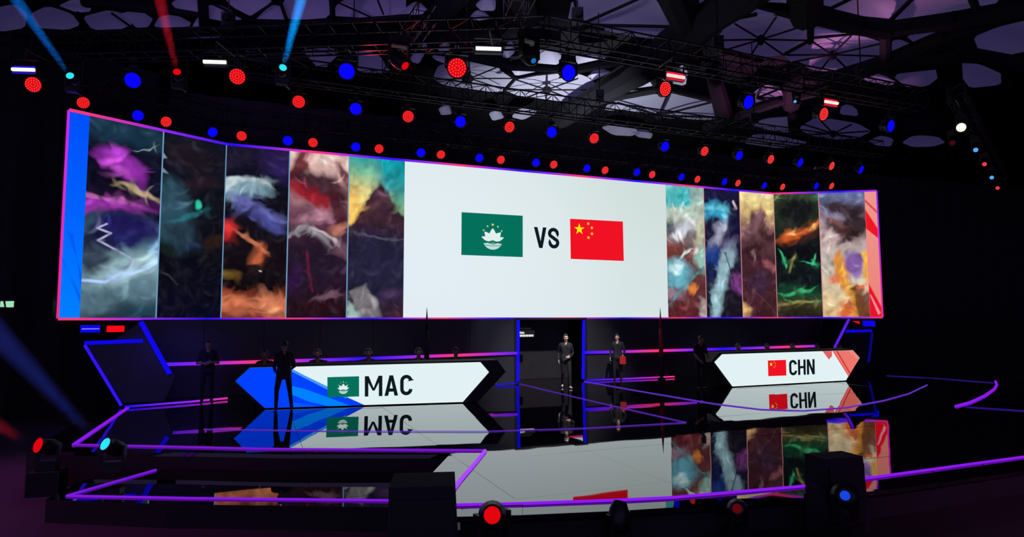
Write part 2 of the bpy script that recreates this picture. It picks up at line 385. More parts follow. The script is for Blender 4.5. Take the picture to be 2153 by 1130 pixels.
rng = random.Random(11); GAP = 0.003
def floor_panels(poly, z, du, dv, u0, u1, v0, v1, tilt, parent):
    u = u0
    while u < u1:
        v = v0
        while v < v1:
            c = clip(clip(clip(clip(poly, 0, u + GAP, 1), 0, u + du - GAP, -1), 1, v + GAP, 1), 1, v + dv - GAP, -1)
            if len(c) >= 3 and abs(sum(c[i][0] * c[(i + 1) % len(c)][1] - c[(i + 1) % len(c)][0] * c[i][1] for i in range(len(c)))) > 0.02:
                tx, ty = rng.gauss(0, tilt), rng.gauss(0, tilt)
                top = [W(a, d, z + tx * (a - u - du / 2) + ty * (d - v - dv / 2)) for a, d in c]
                MB().slab(top, (0, 0, -0.07)).build('floor_panel', GLOSS, parent)
            v += dv
        u += du
floor_panels(UP, 0.0, 2.4, 2.4, -15.0, 17.0, -1.0, 18.0, 0.0011, stage)

def step(label, poly, u0, u1, v0, v1, tl):
    o = thing('stage_step', label, 'stage step', W(poly[0][0], poly[0][1], ZF))
    MB().prism([W(u, v).to_2d() for u, v in poly], ZF + .004, ZT - .075).build('riser', RISER, o)
    floor_panels(poly, ZT, 2.4, 2.4, u0, u1, v0, v1, tl, o); return o
EDG = lambda x, y: uv_of(on_z(x, y, ZT))
LOWP = [(-13.5, 10.42), EDG(96, 1051), EDG(350, 1061), EDG(820, 1067.5), EDG(900, 1068.5), (-8.62, 13.2), (-8.6, 12.6), (-10.45, 11.76), (-12.11, 10.9)]
low = step('lower glossy black step in front of the left stage edge with purple light strips', LOWP, -15, -8, 9, 15, .0004)
LIP = 0.045                                # the front lip of the stage slopes down a little
for i in range(len(LE) - 1):
    n_ = max(1, int((LE[i + 1][0] - LE[i][0]) / 1.2))
    for j in range(n_):
        t0, t1 = j / n_ + .002, (j + 1) / n_ - .002; m_ = lambda P, t: (P[i][0] * (1 - t) + P[i + 1][0] * t, P[i][1] * (1 - t) + P[i + 1][1] * t)
        q_ = [m_(LE, t0), m_(LE, t1), m_(OE, t1), m_(OE, t0)]; wd = math.hypot(q_[2][0] - q_[1][0], q_[2][1] - q_[1][1])
        top = [W(q_[0][0], q_[0][1] + .025, -.002), W(q_[1][0], q_[1][1] + .025, -.002), W(*q_[2], -.002 - LIP * wd), W(*q_[3], -.002 - LIP * wd)]
        MB().slab(top, (0, 0, -.06)).build('edge_panel', GLOSS, stage)
MB().prism([W(u, v).to_2d() for u, v in [(u, v + .03) for u, v in LE] + OE[::-1]], ZF + .004, -0.12).build('riser', RISER, stage)
AP = [(u, v + .03) for u, v in OE] + [(u, v + 1.3) for u, v in OE[::-1]]
ap = MB().prism([W(u, v).to_2d() for u, v in AP], ZF + .004, -0.395).build('front_platform', RISER, origin=W(0, 17.8, ZF))
tag(ap, 'low matte black platform along the curved front of the stage', 'platform')

def stage_line(px, r, col, label, z=0.012, parent=stage, plane=0.0):
    pts = [on_z(x, y, plane) + Vector((0, 0, z)) for x, y in px]
    cf = col if callable(col) else (lambda s: col)
    o = strip(pts, r * .62, cf).build('light_strip', LED, parent, colors=True, smooth=True); o['label'] = label; return o
THIN = lin(96, 44, 190)
stage_line([(270, 858), (155, 937)], 0.055, PURPLE, 'thick purple light strip along the left stage edge')
stage_line([(155, 937), (300, 940), (560, 946), (1020, 949)], 0.035, lin(120, 25, 205), 'purple light strip along the left front stage edge')
stage_line([(1020, 950), (1000, 975), (968, 1012), (940, 1050)], 0.055, lin(170, 75, 255), 'purple light strip running across the stage front at an angle')
stage_line(LEDGE, 0.036, PURPLE, 'long purple light strip along the curved front stage edge')
stage_line([(428, 904), (700, 908), (1010, 909), (1230, 902), (1443, 890)], 0.014, THIN, 'thin purple light line across the glossy floor')
stage_line([(1092, 808), (1260, 848), (1443, 890)], 0.014, THIN, 'thin purple light line from the doorway left post')
stage_line([(1228, 803), (1370, 828), (1500, 850), (1600, 862), (1690, 865), (1780, 858), (1860, 843), (1910, 829), (1950, 810)], 0.021, lin(104, 50, 205), 'thin curved purple light line past the right desk')
stage_line([(2010, 856), (2040, 848), (2070, 834), (2090, 820), (2096, 810), (2093, 803)], 0.065, PURPLE, 'thick hooked purple light strip at the right stage end')
stage_line([(1864, 791), (1960, 796), (2088, 806)], 0.028, lin(40, 18, 110), 'faint violet light line behind the hooked strip')
stage_line([(2030, 857), (2160, 866)], 0.028, lin(44, 18, 120), 'faint violet light line in front of the hooked strip')
stage_line([(328, 990), (140, 1045)], 0.032, lin(120, 24, 220), 'purple light strip along the step back edge', parent=low, plane=ZT)
stage_line([(140, 1045), (400, 1050), (840, 1055)], 0.030, lin(130, 24, 225), 'purple light strip along the step front edge', parent=low, plane=ZT)
stage_line([(262, 860), (400, 849), (478, 841.5)], 0.05, lambda s: wave_col(0.0 + s / 6.4), 'blue to red light strip at the foot of the left back wall', z=0.05)
stage_line([(1232, 803), (1330, 799), (1418, 795)], 0.05, lambda s: wave_col(s / 8.4), 'blue to red light strip at the foot of the right back wall', z=0.05)
stage_line([(1042, 813), (1088, 810)], 0.035, BLUE, 'short blue light strip beside the doorway left post', z=0.06)

# ================================================================ BIG LED SCREEN
scr = thing('led_screen', 'huge folded LED screen with two flags and colourful portrait panels', 'screen', W(0, -0.3, ZB))
cw, sw_ = math.cos, math.sin
DL = np.array([math.cos(PSI + PHI), math.sin(PSI + PHI)]); DR = np.array([math.cos(PSI - PHI), math.sin(PSI - PHI)])
def scr_pt(u, z, off=0.0):               # unfolded coordinate along the screen; off towards the audience
    if u > HALF: q = C0 + EX * HALF + DR * (u - HALF); n = np.array([DR[1], -DR[0]])
    elif u < -HALF: q = C0 - EX * HALF + DL * (u + HALF); n = np.array([DL[1], -DL[0]])
    else: q = C0 + EX * u; n = EV
    q = q + n * off
    return Vector((q[0], q[1], ZB + z))
UE = HALF + 2 * PW + SW; WH = HALF - 3 * PW
# housing behind the picture, in three folds
for a, c in ((-UE, -HALF), (-HALF, HALF), (HALF, UE)):
    e = 1e-4; a2, c2 = a + (e if a == -HALF else 0) - (0.06 if a == -UE else 0), c - (e if c == HALF else 0) + (0.06 if c == UE else 0)
    if a == HALF: a2 = HALF + e
    if c == -HALF: c2 = -HALF - e
    quad = [scr_pt(a2, -0.06, -0.03), scr_pt(c2, -0.06, -0.03), scr_pt(c2, SH + 0.06, -0.03), scr_pt(a2, SH + 0.06, -0.03)]
    n = (quad[1] - quad[0]).cross(quad[3] - quad[0]).normalized()
    MB().slab(quad, -n * 0.25 if n.dot(Vector((*EV, 0))) > 0 else n * 0.25).build('screen_housing', BLACK, scr)

nrng = np.random.RandomState(5)
def smooth_noise(S, T, k):
    gx, gy = max(2, int(k)), max(2, int(k * 2.88)); g = nrng.rand(gy + 2, gx + 2)
    x = S * gx; y = T * gy; i = np.clip(x.astype(int), 0, gx); j = np.clip(y.astype(int), 0, gy); fx = x - i; fy = y - j
    fx = fx * fx * (3 - 2 * fx); fy = fy * fy * (3 - 2 * fy)
    return (g[j, i] * (1 - fx) + g[j, i + 1] * fx) * (1 - fy) + (g[j + 1, i] * (1 - fx) + g[j + 1, i + 1] * fx) * fy
def art(ops, NS=90, NT=250, aspect=2.88, warp=0.05, grain=0.35):
    S, T = np.meshgrid(np.linspace(0, 1, NS + 1), np.linspace(0, 1, NT + 1))
    wx = S + warp * (smooth_noise(S, T, 4) - .5) * 2 + warp * .4 * (smooth_noise(S, T, 11) - .5) * 2
    wy = (T + warp * .4 * (smooth_noise(S, T, 4) - .5) * 2 + warp * .15 * (smooth_noise(S, T, 11) - .5) * 2) * aspect
    C = np.zeros(S.shape + (3,))
    for op in ops:
        k = op[0]
        if k == 'g':
            st = op[1]; ts = [q[0] for q in st]
            for ch in range(3): C[..., ch] = np.interp(wy / aspect, ts, [lin(*q[1])[ch] for q in st])
            continue
        if k == 'b':
            _, cs, ct, rs, rt, ang, col, soft, al = op; dx, dy = wx - cs, wy - ct * aspect; ca, sa = math.cos(math.radians(ang)), math.sin(math.radians(ang))
            d = np.sqrt(((dx * ca + dy * sa) / rs) ** 2 + ((-dx * sa + dy * ca) / rt) ** 2); m = al * np.clip((1 - d) / soft + .5, 0, 1)
        elif k == 'a':                                              # arc band: centre, radius, width, start and end angle
            _, cs, ct, R, wd, a0, a1, col, al = op; dx, dy = wx - cs, wy - ct * aspect; r = np.hypot(dx, dy); an = np.degrees(np.arctan2(dy, dx)) % 360
            inside = ((an - a0) % 360) < ((a1 - a0) % 360); edge = np.clip(np.minimum((an - a0) % 360, (a1 - an) % 360) / 25, 0, 1)
            m = al * inside * edge * np.clip(1.4 - np.abs(r - R) / (wd * edge + 1e-3), 0, 1)
        elif k == 'l':
            _, pts, wd, col, al = op; d = np.full(S.shape, 9.0)
            for (x0, y0), (x1, y1) in zip(pts[:-1], pts[1:]):
                y0, y1 = y0 * aspect, y1 * aspect; L2 = (x1 - x0) ** 2 + (y1 - y0) ** 2
                t = np.clip(((S - x0) * (x1 - x0) + (T * aspect - y0) * (y1 - y0)) / L2, 0, 1)
                d = np.minimum(d, np.hypot(S - x0 - t * (x1 - x0), T * aspect - y0 - t * (y1 - y0)))
            m = al * np.clip(1.5 - d / wd, 0, 1)
        elif k == 'p':
            _, pts, col, soft, al = op; d = np.full(S.shape, 9.0); ins = np.zeros(S.shape, bool)
            for (x0, y0), (x1, y1) in zip(pts, pts[1:] + pts[:1]):
                y0, y1 = y0 * aspect, y1 * aspect; L2 = (x1 - x0) ** 2 + (y1 - y0) ** 2 + 1e-9
                t = np.clip(((wx - x0) * (x1 - x0) + (wy - y0) * (y1 - y0)) / L2, 0, 1); d = np.minimum(d, np.hypot(wx - x0 - t * (x1 - x0), wy - y0 - t * (y1 - y0)))
                if y0 != y1: ins ^= ((y0 > wy) != (y1 > wy)) & (wx < (x1 - x0) * (wy - y0) / (y1 - y0) + x0)
            m = al * np.clip(np.where(ins, d, -d) / soft + .5, 0, 1)
        C = C * (1 - m[..., None]) + np.array(lin(*col)) * m[..., None]
    if grain:
        ang = smooth_noise(S, T, 3) * 2 * math.pi                    # short brush strokes that follow a flow field
        for _ in range(260):
            i, j = nrng.randint(0, NS + 1), nrng.randint(0, NT + 1); k = 22; ja, jb, ia, ib = max(0, j - k), j + k, max(0, i - k), i + k
            a = ang[j, i] + nrng.randn() * .25; L, wd = nrng.uniform(.05, .13), nrng.uniform(.014, .05); f = math.exp(nrng.randn() * .40)
            dx, dy = S[ja:jb, ia:ib] - S[j, i], (T[ja:jb, ia:ib] - T[j, i]) * aspect; p, q = dx * math.cos(a) + dy * math.sin(a), -dx * math.sin(a) + dy * math.cos(a) + 2.2 * (dx * dx + dy * dy)
            m = np.clip(1.4 - np.sqrt((p / L) ** 2 + (q / wd) ** 2), 0, 1) * .5; col = np.clip(C[j, i] * f + .004 * f, 0, 1)
            C[ja:jb, ia:ib] = C[ja:jb, ia:ib] * (1 - m[..., None]) + col * m[..., None]
        g = .6 * smooth_noise(S, T, 6) + .4 * smooth_noise(S, T, 13)
        C = C * (1 + grain * (g - .5) * 1.8)[..., None]
    return np.clip(C, 0, 1.2), NS, NT
def picture(u0, u1, data, name='screen_panel', label=None, z0=0.0, z1=SH):
    C, NS, NT = data; vs = []
    for j in range(NT + 1):
        for i in range(NS + 1): vs.append(scr_pt(u0 + (u1 - u0) * i / NS, z0 + (z1 - z0) * j / NT))
    fs = [(j * (NS + 1) + i, j * (NS + 1) + i + 1, (j + 1) * (NS + 1) + i + 1, (j + 1) * (NS + 1) + i) for j in range(NT) for i in range(NS)]
    me = bpy.data.meshes.new(name); me.from_pydata([tuple(q - scr.location) for q in vs], [], fs); me.materials.append(SCREEN)
    at = me.color_attributes.new('Col', 'FLOAT_COLOR', 'POINT'); at.data.foreach_set('color', np.concatenate([C, np.ones(C.shape[:2] + (1,))], 2).astype(np.float32).ravel())
    o = bpy.data.objects.new(name, me); COL.objects.link(o); o.parent = scr
    if label: o['label'] = label
    return o
ART = [
 # storm of purple swirls and lightning
 ([('g', [(0, (22, 42, 55)), (.12, (60, 90, 105)), (.3, (140, 175, 185)), (.4, (70, 105, 125)), (.55, (16, 16, 42)), (.85, (14, 16, 36)), (.93, (24, 52, 72)), (1, (26, 50, 68))]),
   ('b', .3, .72, .5, .42, 20, (14, 10, 30), .5, .9), ('a', .15, .60, .62, .16, 10, 110, (150, 48, 175), 1), ('a', .2, .62, .45, .07, 20, 100, (195, 80, 205), .8),
   ('b', .25, .565, .75, .10, 8, (150, 50, 165), .8, .9), ('b', .2, .60, .5, .05, -5, (205, 110, 190), .8, .7), ('b', .72, .655, .3, .04, -10, (215, 190, 150), .8, .8), ('b', .6, .62, .5, .07, -8, (26, 14, 40), .6, .8),
   ('b', .5, .44, .5, .26, 12, (28, 18, 85), .5, .95), ('b', .12, .33, .25, .32, 10, (20, 22, 50), .5, .9), ('b', .6, .24, .5, .12, 25, (165, 195, 205), .9, .7), ('b', .35, .10, .7, .14, 18, (95, 125, 140), .9, .6), ('b', .8, .03, .4, .1, 30, (30, 62, 80), .9, .8),
   ('l', [(.28, .47), (.16, .445), (.34, .425), (.18, .385), (.32, .36), (.66, .30), (.62, .26)], .012, (190, 190, 235), .9), ('l', [(0, .185), (.3, .18), (.5, .23), (.62, .225), (.85, .26), (1, .30)], .02, (175, 205, 255), 1), ('l', [(1, .35), (.86, .345), (1, .395)], .02, (150, 200, 250), .9),
   ('p', [(.62, .865), (.84, .895), (.98, .94), (.86, .905)], (190, 205, 215), .02, .9)], .06),
 # dark forest mist
 ([('g', [(0, (8, 8, 30)), (.3, (10, 10, 22)), (.6, (14, 16, 26)), (1, (14, 20, 34))]), ('b', .1, .56, .34, .5, 15, (44, 76, 92), .7, .9), ('b', .35, .45, .2, .3, 20, (34, 52, 66), .8, .7), ('b', .45, .88, .4, .25, 0, (32, 20, 30), .9, .6),
   ('b', .62, .74, .3, .12, 20, (44, 26, 34), .9, .5), ('b', .54, .635, .06, .06, 0, (50, 205, 170), .7, 1), ('b', .45, .57, .3, .05, 25, (40, 110, 120), .8, .8), ('b', .5, .385, .16, .06, 20, (38, 56, 90), .8, .7), ('b', .14, .37, .14, .10, 0, (16, 26, 20), .5, .9),
   ('p', [(.02, .84), (.1, .85), (.03, .88)], (140, 170, 185), .02, .8), ('p', [(.0, .76), (.09, .755), (.02, .79)], (140, 170, 185), .02, .8), ('l', [(0, .25), (.16, .23), (.3, .18)], .012, (70, 66, 70), .7), ('b', .85, .42, .14, .1, 0, (60, 40, 24), .9, .5)], .06),
 # silver crescents over embers
 ([('g', [(0, (120, 52, 40)), (.08, (215, 120, 85)), (.14, (120, 52, 34)), (.2, (18, 10, 14)), (.45, (20, 14, 22)), (.8, (14, 14, 30)), (1, (28, 20, 44))]), ('b', .85, .92, .3, .25, 0, (44, 30, 86), .9, .8), ('a', .45, .60, .52, .13, 45, 165, (120, 150, 165), 1), ('a', .42, .60, .62, .04, 50, 160, (190, 205, 210), .9), ('a', .5, .58, .42, .05, 60, 170, (70, 84, 120), .9),
   ('b', .5, .64, .46, .10, -28, (96, 98, 168), .9, .9), ('b', .66, .56, .34, .09, -35, (70, 72, 140), .9, .9), ('b', .25, .60, .3, .07, 30, (22, 18, 44), .7, .8), ('b', .06, .50, .14, .13, 0, (205, 44, 44), .8, .9), ('b', .45, .445, .3, .03, -30, (200, 120, 90), .6, .8), ('b', .5, .36, .10, .22, -24, (215, 110, 70), .9, .8),
   ('b', .45, .28, .5, .10, -12, (16, 10, 18), .6, .95), ('b', .12, .26, .12, .08, 0, (110, 84, 30), .9, .8), ('b', .55, .268, .04, .018, 0, (245, 235, 225), .6, 1), ('b', .3, .20, .6, .09, 5, (14, 8, 14), .5, .95), ('b', .7, .10, .16, .2, 10, (235, 140, 100), .9, .8), ('b', .55, .05, .09, .02, 0, (110, 50, 36), .5, .8)], .07),
 # maroon smoke before pale pink
 ([('g', [(0, (32, 14, 26)), (.3, (40, 22, 40)), (.5, (60, 34, 52)), (.62, (110, 64, 84)), (.85, (190, 150, 148)), (1, (226, 192, 182))]), ('b', .15, .90, .14, .5, -24, (96, 26, 38), .7, .95), ('b', .95, .87, .10, .34, 34, (84, 24, 42), .7, .9), ('b', .55, .78, .55, .22, -16, (50, 20, 34), .6, .95),
   ('b', .35, .73, .5, .10, -22, (146, 24, 40), .9, .95), ('b', .55, .62, .42, .10, 24, (178, 128, 146), .9, .75), ('b', .85, .66, .14, .4, 14, (64, 20, 34), .7, .9), ('b', .9, .55, .22, .10, 20, (190, 120, 104), .9, .7), ('b', .4, .32, .6, .45, 0, (36, 22, 42), .6, .95),
   ('a', .32, .37, .42, .05, 20, 150, (150, 142, 150), .9), ('a', .40, .35, .52, .03, 10, 120, (200, 190, 196), .8), ('b', .92, .42, .22, .12, -20, (120, 84, 100), .8, .8), ('l', [(.32, .40), (.36, .26), (.42, .16)], .02, (110, 26, 52), .8), ('b', .1, .24, .12, .25, 0, (52, 20, 70), .9, .7), ('b', .7, .115, .26, .05, 12, (118, 84, 100), .8, .9), ('b', .5, .06, .5, .1, 0, (40, 12, 22), .7, .7)], .07),
 # dark mountain against a teal and orange sunset
 ([('g', [(0, (30, 32, 56)), (.5, (90, 60, 60)), (.58, (246, 196, 96)), (.78, (226, 210, 140)), (.9, (130, 190, 150)), (1, (40, 160, 160))]), ('b', .9, .93, .42, .55, 0, (0, 146, 158), .6, .95), ('b', .95, .70, .25, .35, 10, (60, 150, 130), .8, .8), ('b', .08, .66, .22, .35, 0, (250, 190, 90), .9, .8),
   ('p', [(-.1, .52), (.1, .57), (.3, .72), (.42, .80), (.56, .845), (.68, .80), (.82, .70), (.95, .64), (1.1, .60), (1.1, -.1), (-.1, -.1)], (56, 32, 46), .05, 1), ('b', .62, .76, .22, .06, -40, (84, 56, 68), .9, .9), ('b', .36, .66, .30, .07, 48, (92, 58, 64), .9, .8), ('b', .62, .60, .42, .14, -20, (64, 36, 50), .8, .8),
   ('b', .5, .30, .9, .70, 0, (32, 32, 58), .5, .95), ('b', .5, .50, .6, .02, -6, (90, 84, 104), .7, .7), ('p', [(.03, .17), (.34, .22), (.62, 0.0), (.25, -.05)], (120, 116, 120), .05, .9), ('p', [(0, .10), (.2, .02), (.2, -.05), (0, -.05)], (160, 186, 180), .08, .9), ('b', .76, .15, .16, .1, 0, (84, 56, 96), .9, .7)], .04),
 # teal ribbons over rust
 ([('g', [(0, (84, 34, 40)), (.25, (96, 50, 54)), (.5, (112, 56, 54)), (.66, (120, 120, 124)), (.75, (190, 200, 186)), (.85, (110, 190, 190)), (1, (120, 196, 196))]), ('b', .35, .92, .4, .25, 20, (74, 190, 194), .8, .9), ('b', .85, .93, .22, .28, 0, (158, 176, 164), .8, .8), ('l', [(.2, .86), (.42, .93), (.4, .84), (.6, .88)], .03, (40, 150, 160), .8), ('b', .4, .79, .7, .10, 18, (206, 218, 200), .8, .9),
   ('b', .42, .66, .50, .11, 38, (206, 210, 222), .9, .85), ('b', .90, .66, .14, .5, -8, (188, 188, 160), .8, .9), ('b', .1, .70, .14, .2, 0, (60, 66, 84), .9, .8), ('b', .2, .50, .35, .25, 0, (116, 58, 56), .7, .9), ('a', .95, .28, .80, .03, 95, 165, (206, 232, 226), 1), ('b', .92, .45, .2, .26, 0, (150, 196, 184), .8, .85),
   ('b', .28, .33, .34, .36, 10, (104, 176, 194), .6, .95), ('b', .3, .38, .18, .10, 20, (206, 240, 246), .9, .9), ('b', .2, .18, .24, .15, 0, (150, 120, 140), .8, .8), ('l', [(0, .08), (.4, .23), (.95, .38)], .03, (84, 140, 146), .95), ('b', .7, .21, .10, .10, 0, (232, 134, 50), .9, 1), ('b', .5, .05, .7, .15, 0, (96, 36, 42), .8, .8), ('b', .95, .08, .12, .2, 0, (196, 186, 180), .7, .7)], .07),
 # blue wave and pale waterfall
 ([('g', [(0, (24, 20, 36)), (.5, (30, 26, 52)), (1, (24, 22, 60))]), ('a', .30, .62, .62, .16, 30, 140, (56, 160, 200), 1), ('a', .34, .60, .74, .05, 40, 130, (110, 210, 226), .8), ('b', .44, .66, .40, .16, 55, (180, 182, 206), .9, .85), ('b', .85, .74, .2, .6, -14, (22, 20, 54), .7, .95), ('b', .66, .59, .3, .06, 30, (84, 64, 110), .9, .8), ('l', [(.9, .86), (.82, .91)], .03, (210, 190, 200), .9),
   ('b', .2, .46, .26, .26, 20, (30, 64, 140), .8, .9), ('b', .1, .36, .16, .25, 10, (20, 26, 66), .8, .9), ('b', .62, .46, .18, .34, -20, (140, 160, 180), .9, .85), ('b', .42, .22, .20, .80, -14, (150, 186, 198), .6, .95), ('b', .78, .12, .34, .6, -8, (26, 20, 34), .5, .95), ('b', .86, .25, .14, .18, 0, (128, 62, 136), .9, .9), ('l', [(.56, .5), (.7, .36), (.78, .26)], .015, (30, 32, 50), .9), ('b', .08, .1, .1, .35, 0, (16, 22, 40), .8, .8)], .07),
 # tan dusk over maroon cliffs
 ([('g', [(0, (72, 34, 40)), (.3, (62, 32, 44)), (.52, (84, 50, 58)), (.72, (150, 112, 104)), (.86, (214, 184, 120)), (1, (234, 214, 150))]), ('p', [(-.1, .50), (-.1, .62), (.16, .70), (.34, .86), (.46, .80), (.60, .905), (.76, .74), (1.1, .66), (1.1, .5)], (84, 52, 58), .08, .95), ('b', .52, .78, .10, .30, -28, (128, 90, 100), .9, .85), ('b', .26, .70, .10, .26, -35, (118, 82, 92), .9, .8), ('b', .8, .66, .30, .10, -25, (60, 32, 40), .8, .9), ('b', .3, .55, .4, .1, 20, (56, 28, 36), .7, .9),
   ('b', .5, .42, .6, .26, -10, (64, 30, 40), .7, .9), ('a', .1, .47, .3, .03, -40, 60, (150, 120, 128), .7), ('b', .84, .40, .18, .12, -15, (150, 84, 92), .8, .8), ('b', .5, .28, .3, .25, 10, (62, 38, 62), .8, .8), ('l', [(.3, .22), (.7, .12), (1, .02)], .02, (92, 60, 60), .7), ('b', .05, .05, .14, .2, 0, (240, 190, 120), .9, .9), ('b', .5, .02, .4, .1, 0, (52, 22, 34), .8, .8)], .07),
 # green arcs and a drifting ember cloud in the dark
 ([('g', [(0, (24, 22, 18)), (.1, (60, 56, 34)), (.17, (24, 66, 46)), (.3, (14, 24, 26)), (.6, (14, 20, 24)), (1, (52, 66, 44))]), ('b', .5, .86, .44, .28, 0, (18, 18, 22), .6, .95), ('a', .4, .86, .5, .04, 90, 190, (120, 150, 100), .8), ('a', .7, .84, .42, .04, 0, 80, (60, 130, 100), .8), ('b', .55, .69, .50, .10, 24, (190, 84, 36), .95, .95), ('b', .36, .655, .12, .16, 0, (216, 96, 40), .9, .8), ('b', .82, .73, .10, .05, 24, (255, 190, 110), .9, 1), ('b', .40, .68, .05, .04, 24, (255, 205, 135), .9, .9), ('b', .62, .63, .4, .07, 18, (70, 30, 22), .9, .8),
   ('b', .5, .52, .5, .14, 0, (14, 14, 20), .6, .9), ('a', -.05, .44, .30, .03, -30, 80, (60, 190, 130), .9), ('a', .55, .30, .46, .03, 30, 100, (50, 180, 120), 1), ('a', 1.0, .44, .22, .03, 110, 210, (70, 200, 140), .9), ('l', [(.3, .36), (.36, .44), (.42, .48)], .025, (130, 130, 70), .9), ('b', .5, .32, .36, .2, 0, (12, 16, 22), .7, .8), ('a', .2, .50, .95, .05, 250, 320, (66, 190, 120), .9), ('a', .6, .40, .85, .03, 230, 310, (110, 170, 100), .8), ('b', .4, .10, .45, .04, 4, (150, 130, 80), .8, .8)], .06),
 # storm cloud and amber band
 ([('g', [(0, (226, 186, 130)), (.2, (216, 196, 160)), (.45, (196, 188, 180)), (.65, (180, 150, 150)), (.85, (130, 130, 160)), (1, (90, 104, 150))]), ('b', .62, .86, .55, .20, -14, (48, 30, 36), .7, .95), ('b', .78, .72, .32, .34, 20, (40, 24, 30), .7, .95), ('b', .45, .70, .36, .14, -30, (62, 36, 38), .8, .9), ('b', .28, .78, .30, .06, -24, (120, 72, 62), .9, .8), ('b', .62, .62, .30, .10, 30, (44, 26, 30), .8, .9), ('b', .1, .64, .14, .05, 30, (226, 214, 200), .8, .7),
   ('b', .70, .43, .22, .30, -30, (116, 78, 150), .7, .95), ('b', .76, .34, .12, .1, 0, (150, 110, 190), .9, .8), ('p', [(.3, .50), (.42, .53), (.56, .36), (.74, .20), (1.05, .02), (1.05, -.05), (.7, -.05), (.5, .2), (.24, .36)], (222, 140, 50), .08, .95), ('p', [(.42, .40), (.5, .38), (.82, .06), (.74, .04)], (250, 186, 60), .06, .9), ('p', [(.88, .52), (1.05, .54), (1.05, .2), (.92, .30)], (238, 168, 50), .05, .95), ('b', .3, .30, .14, .12, 0, (214, 100, 60), .8, .8),
   ('p', [(.6, .22), (.8, .26), (1.05, .18), (1.05, -.05), (.8, -.05)], (84, 42, 36), .08, .9), ('b', .5, .04, .16, .2, 0, (214, 92, 40), .8, .9), ('b', .86, .23, .12, .05, 20, (226, 104, 60), .8, .9)], .06),
]
NAMES = ['storm picture with purple swirls and white lightning, leftmost portrait panel', 'very dark misty picture with a small green glint', 'dark picture with silver crescents above orange embers', 'maroon and pale pink picture with grey arcs', 'teal and orange sunset picture with a dark mountain',
         'teal ribbons over a rust brown picture', 'navy picture with a blue wave and pale column', 'tan and maroon dusk picture', 'dark picture with green arcs and orange embers', 'slate and amber picture, rightmost portrait panel']
for k in range(5):
    u0 = -WH - (5 - k) * PW; picture(u0, u0 + PW, art(ART[k][0], warp=ART[k][1]), 'portrait_panel', NAMES[k])
    u0 = WH + k * PW; picture(u0, u0 + PW, art(ART[5 + k][0], warp=ART[5 + k][1]), 'portrait_panel', NAMES[5 + k])
picture(-UE, -UE + SW, art([('g', [(0, (0, 128, 255)), (.5, (0, 98, 255)), (1, (0, 78, 250))]), ('p', [(.2, .42), (.5, .40), (1.05, .12), (1.05, .2)], (0, 84, 236), .03, .8), ('p', [(-.1, .30), (.1, .28), (1.05, .06), (1.05, .10)], (0, 84, 236), .03, .8)], 20, 120, 11.3, .0, 0), 'end_panel', 'bright blue end strip of the picture')
picture(UE - SW, UE, art([('g', [(0, (236, 130, 120)), (1, (238, 150, 140))]), ('p', [(0, .94), (1, .84), (1, .82), (0, .92)], (214, 50, 60), .02, 1), ('p', [(0, .86), (1, .70), (1, .60), (0, .70)], (238, 22, 36), .05, 1), ('p', [(0, .70), (1, .62), (1, .6)], (250, 210, 200), .02, .5),
        ('p', [(0, .27), (1, .08), (1, -.1), (0, -.1)], (232, 18, 44), .05, 1), ('p', [(.05, .18), (.2, .17), (.9, .03), (.7, .02)], (246, 150, 160), .04, 1)], 20, 120, 11.3, .0, 0), 'end_panel', 'salmon end strip with red slashes')
picture(-WH, WH, art([('g', [(0, (226, 238, 240)), (.4, (230, 242, 242)), (.7, (228, 240, 237)), (1, (221, 234, 232))]), ('b', 1.0, .95, .5, .6, 0, (204, 218, 217), 1.6, .8), ('b', .1, .3, .4, .5, 0, (226, 236, 244), 1.6, .8)], 60, 60, .5, 0, 0), 'centre_panel', 'white centre picture with two flags')
for i in range(10):                                                # dividers
    u = [-WH - j * PW for j in (1, 2, 3, 4)] + [WH + j * PW for j in (1, 2, 3, 4)]
    if i >= 8: continue
    uu = u[i]; n = 0.012 if i != 2 and i != 6 else 0.0
    q = [scr_pt(uu - .02 + (1e-3 if n == 0 and uu > 0 else 0), 0, .012), scr_pt(uu + .02, 0, .012), scr_pt(uu + .02, SH, .012), scr_pt(uu - .02, SH, .012)]
    MB().slab(q, (0, 0, 0.001)).build('divider_line', emis('divider_blue', lin(112, 158, 190)) if uu < 0 else emis('divider_pink', lin(206, 140, 140)), scr)
# pale stripes of the white picture
for k in range(5):
    x0 = 1212 + k * 9; a, c = on_v(x0, 375, -0.015), on_v(x0 + 36 + k * 3, 452, -0.015)
    MB().tube(a, c, 0.012, 0.006, 4).build('stripe', emis('stripe_white', lin(245, 248, 246)), scr)
for k in range(2):
    a, c = on_v(1366 + k * 10, 388, -0.015), on_v(1396 + k * 3, 424 - 8 * k, -0.015)
    MB().tube(a, c, 0.012, 0.006, 4).build('stripe', emis('stripe_white', lin(245, 248, 246)), scr)
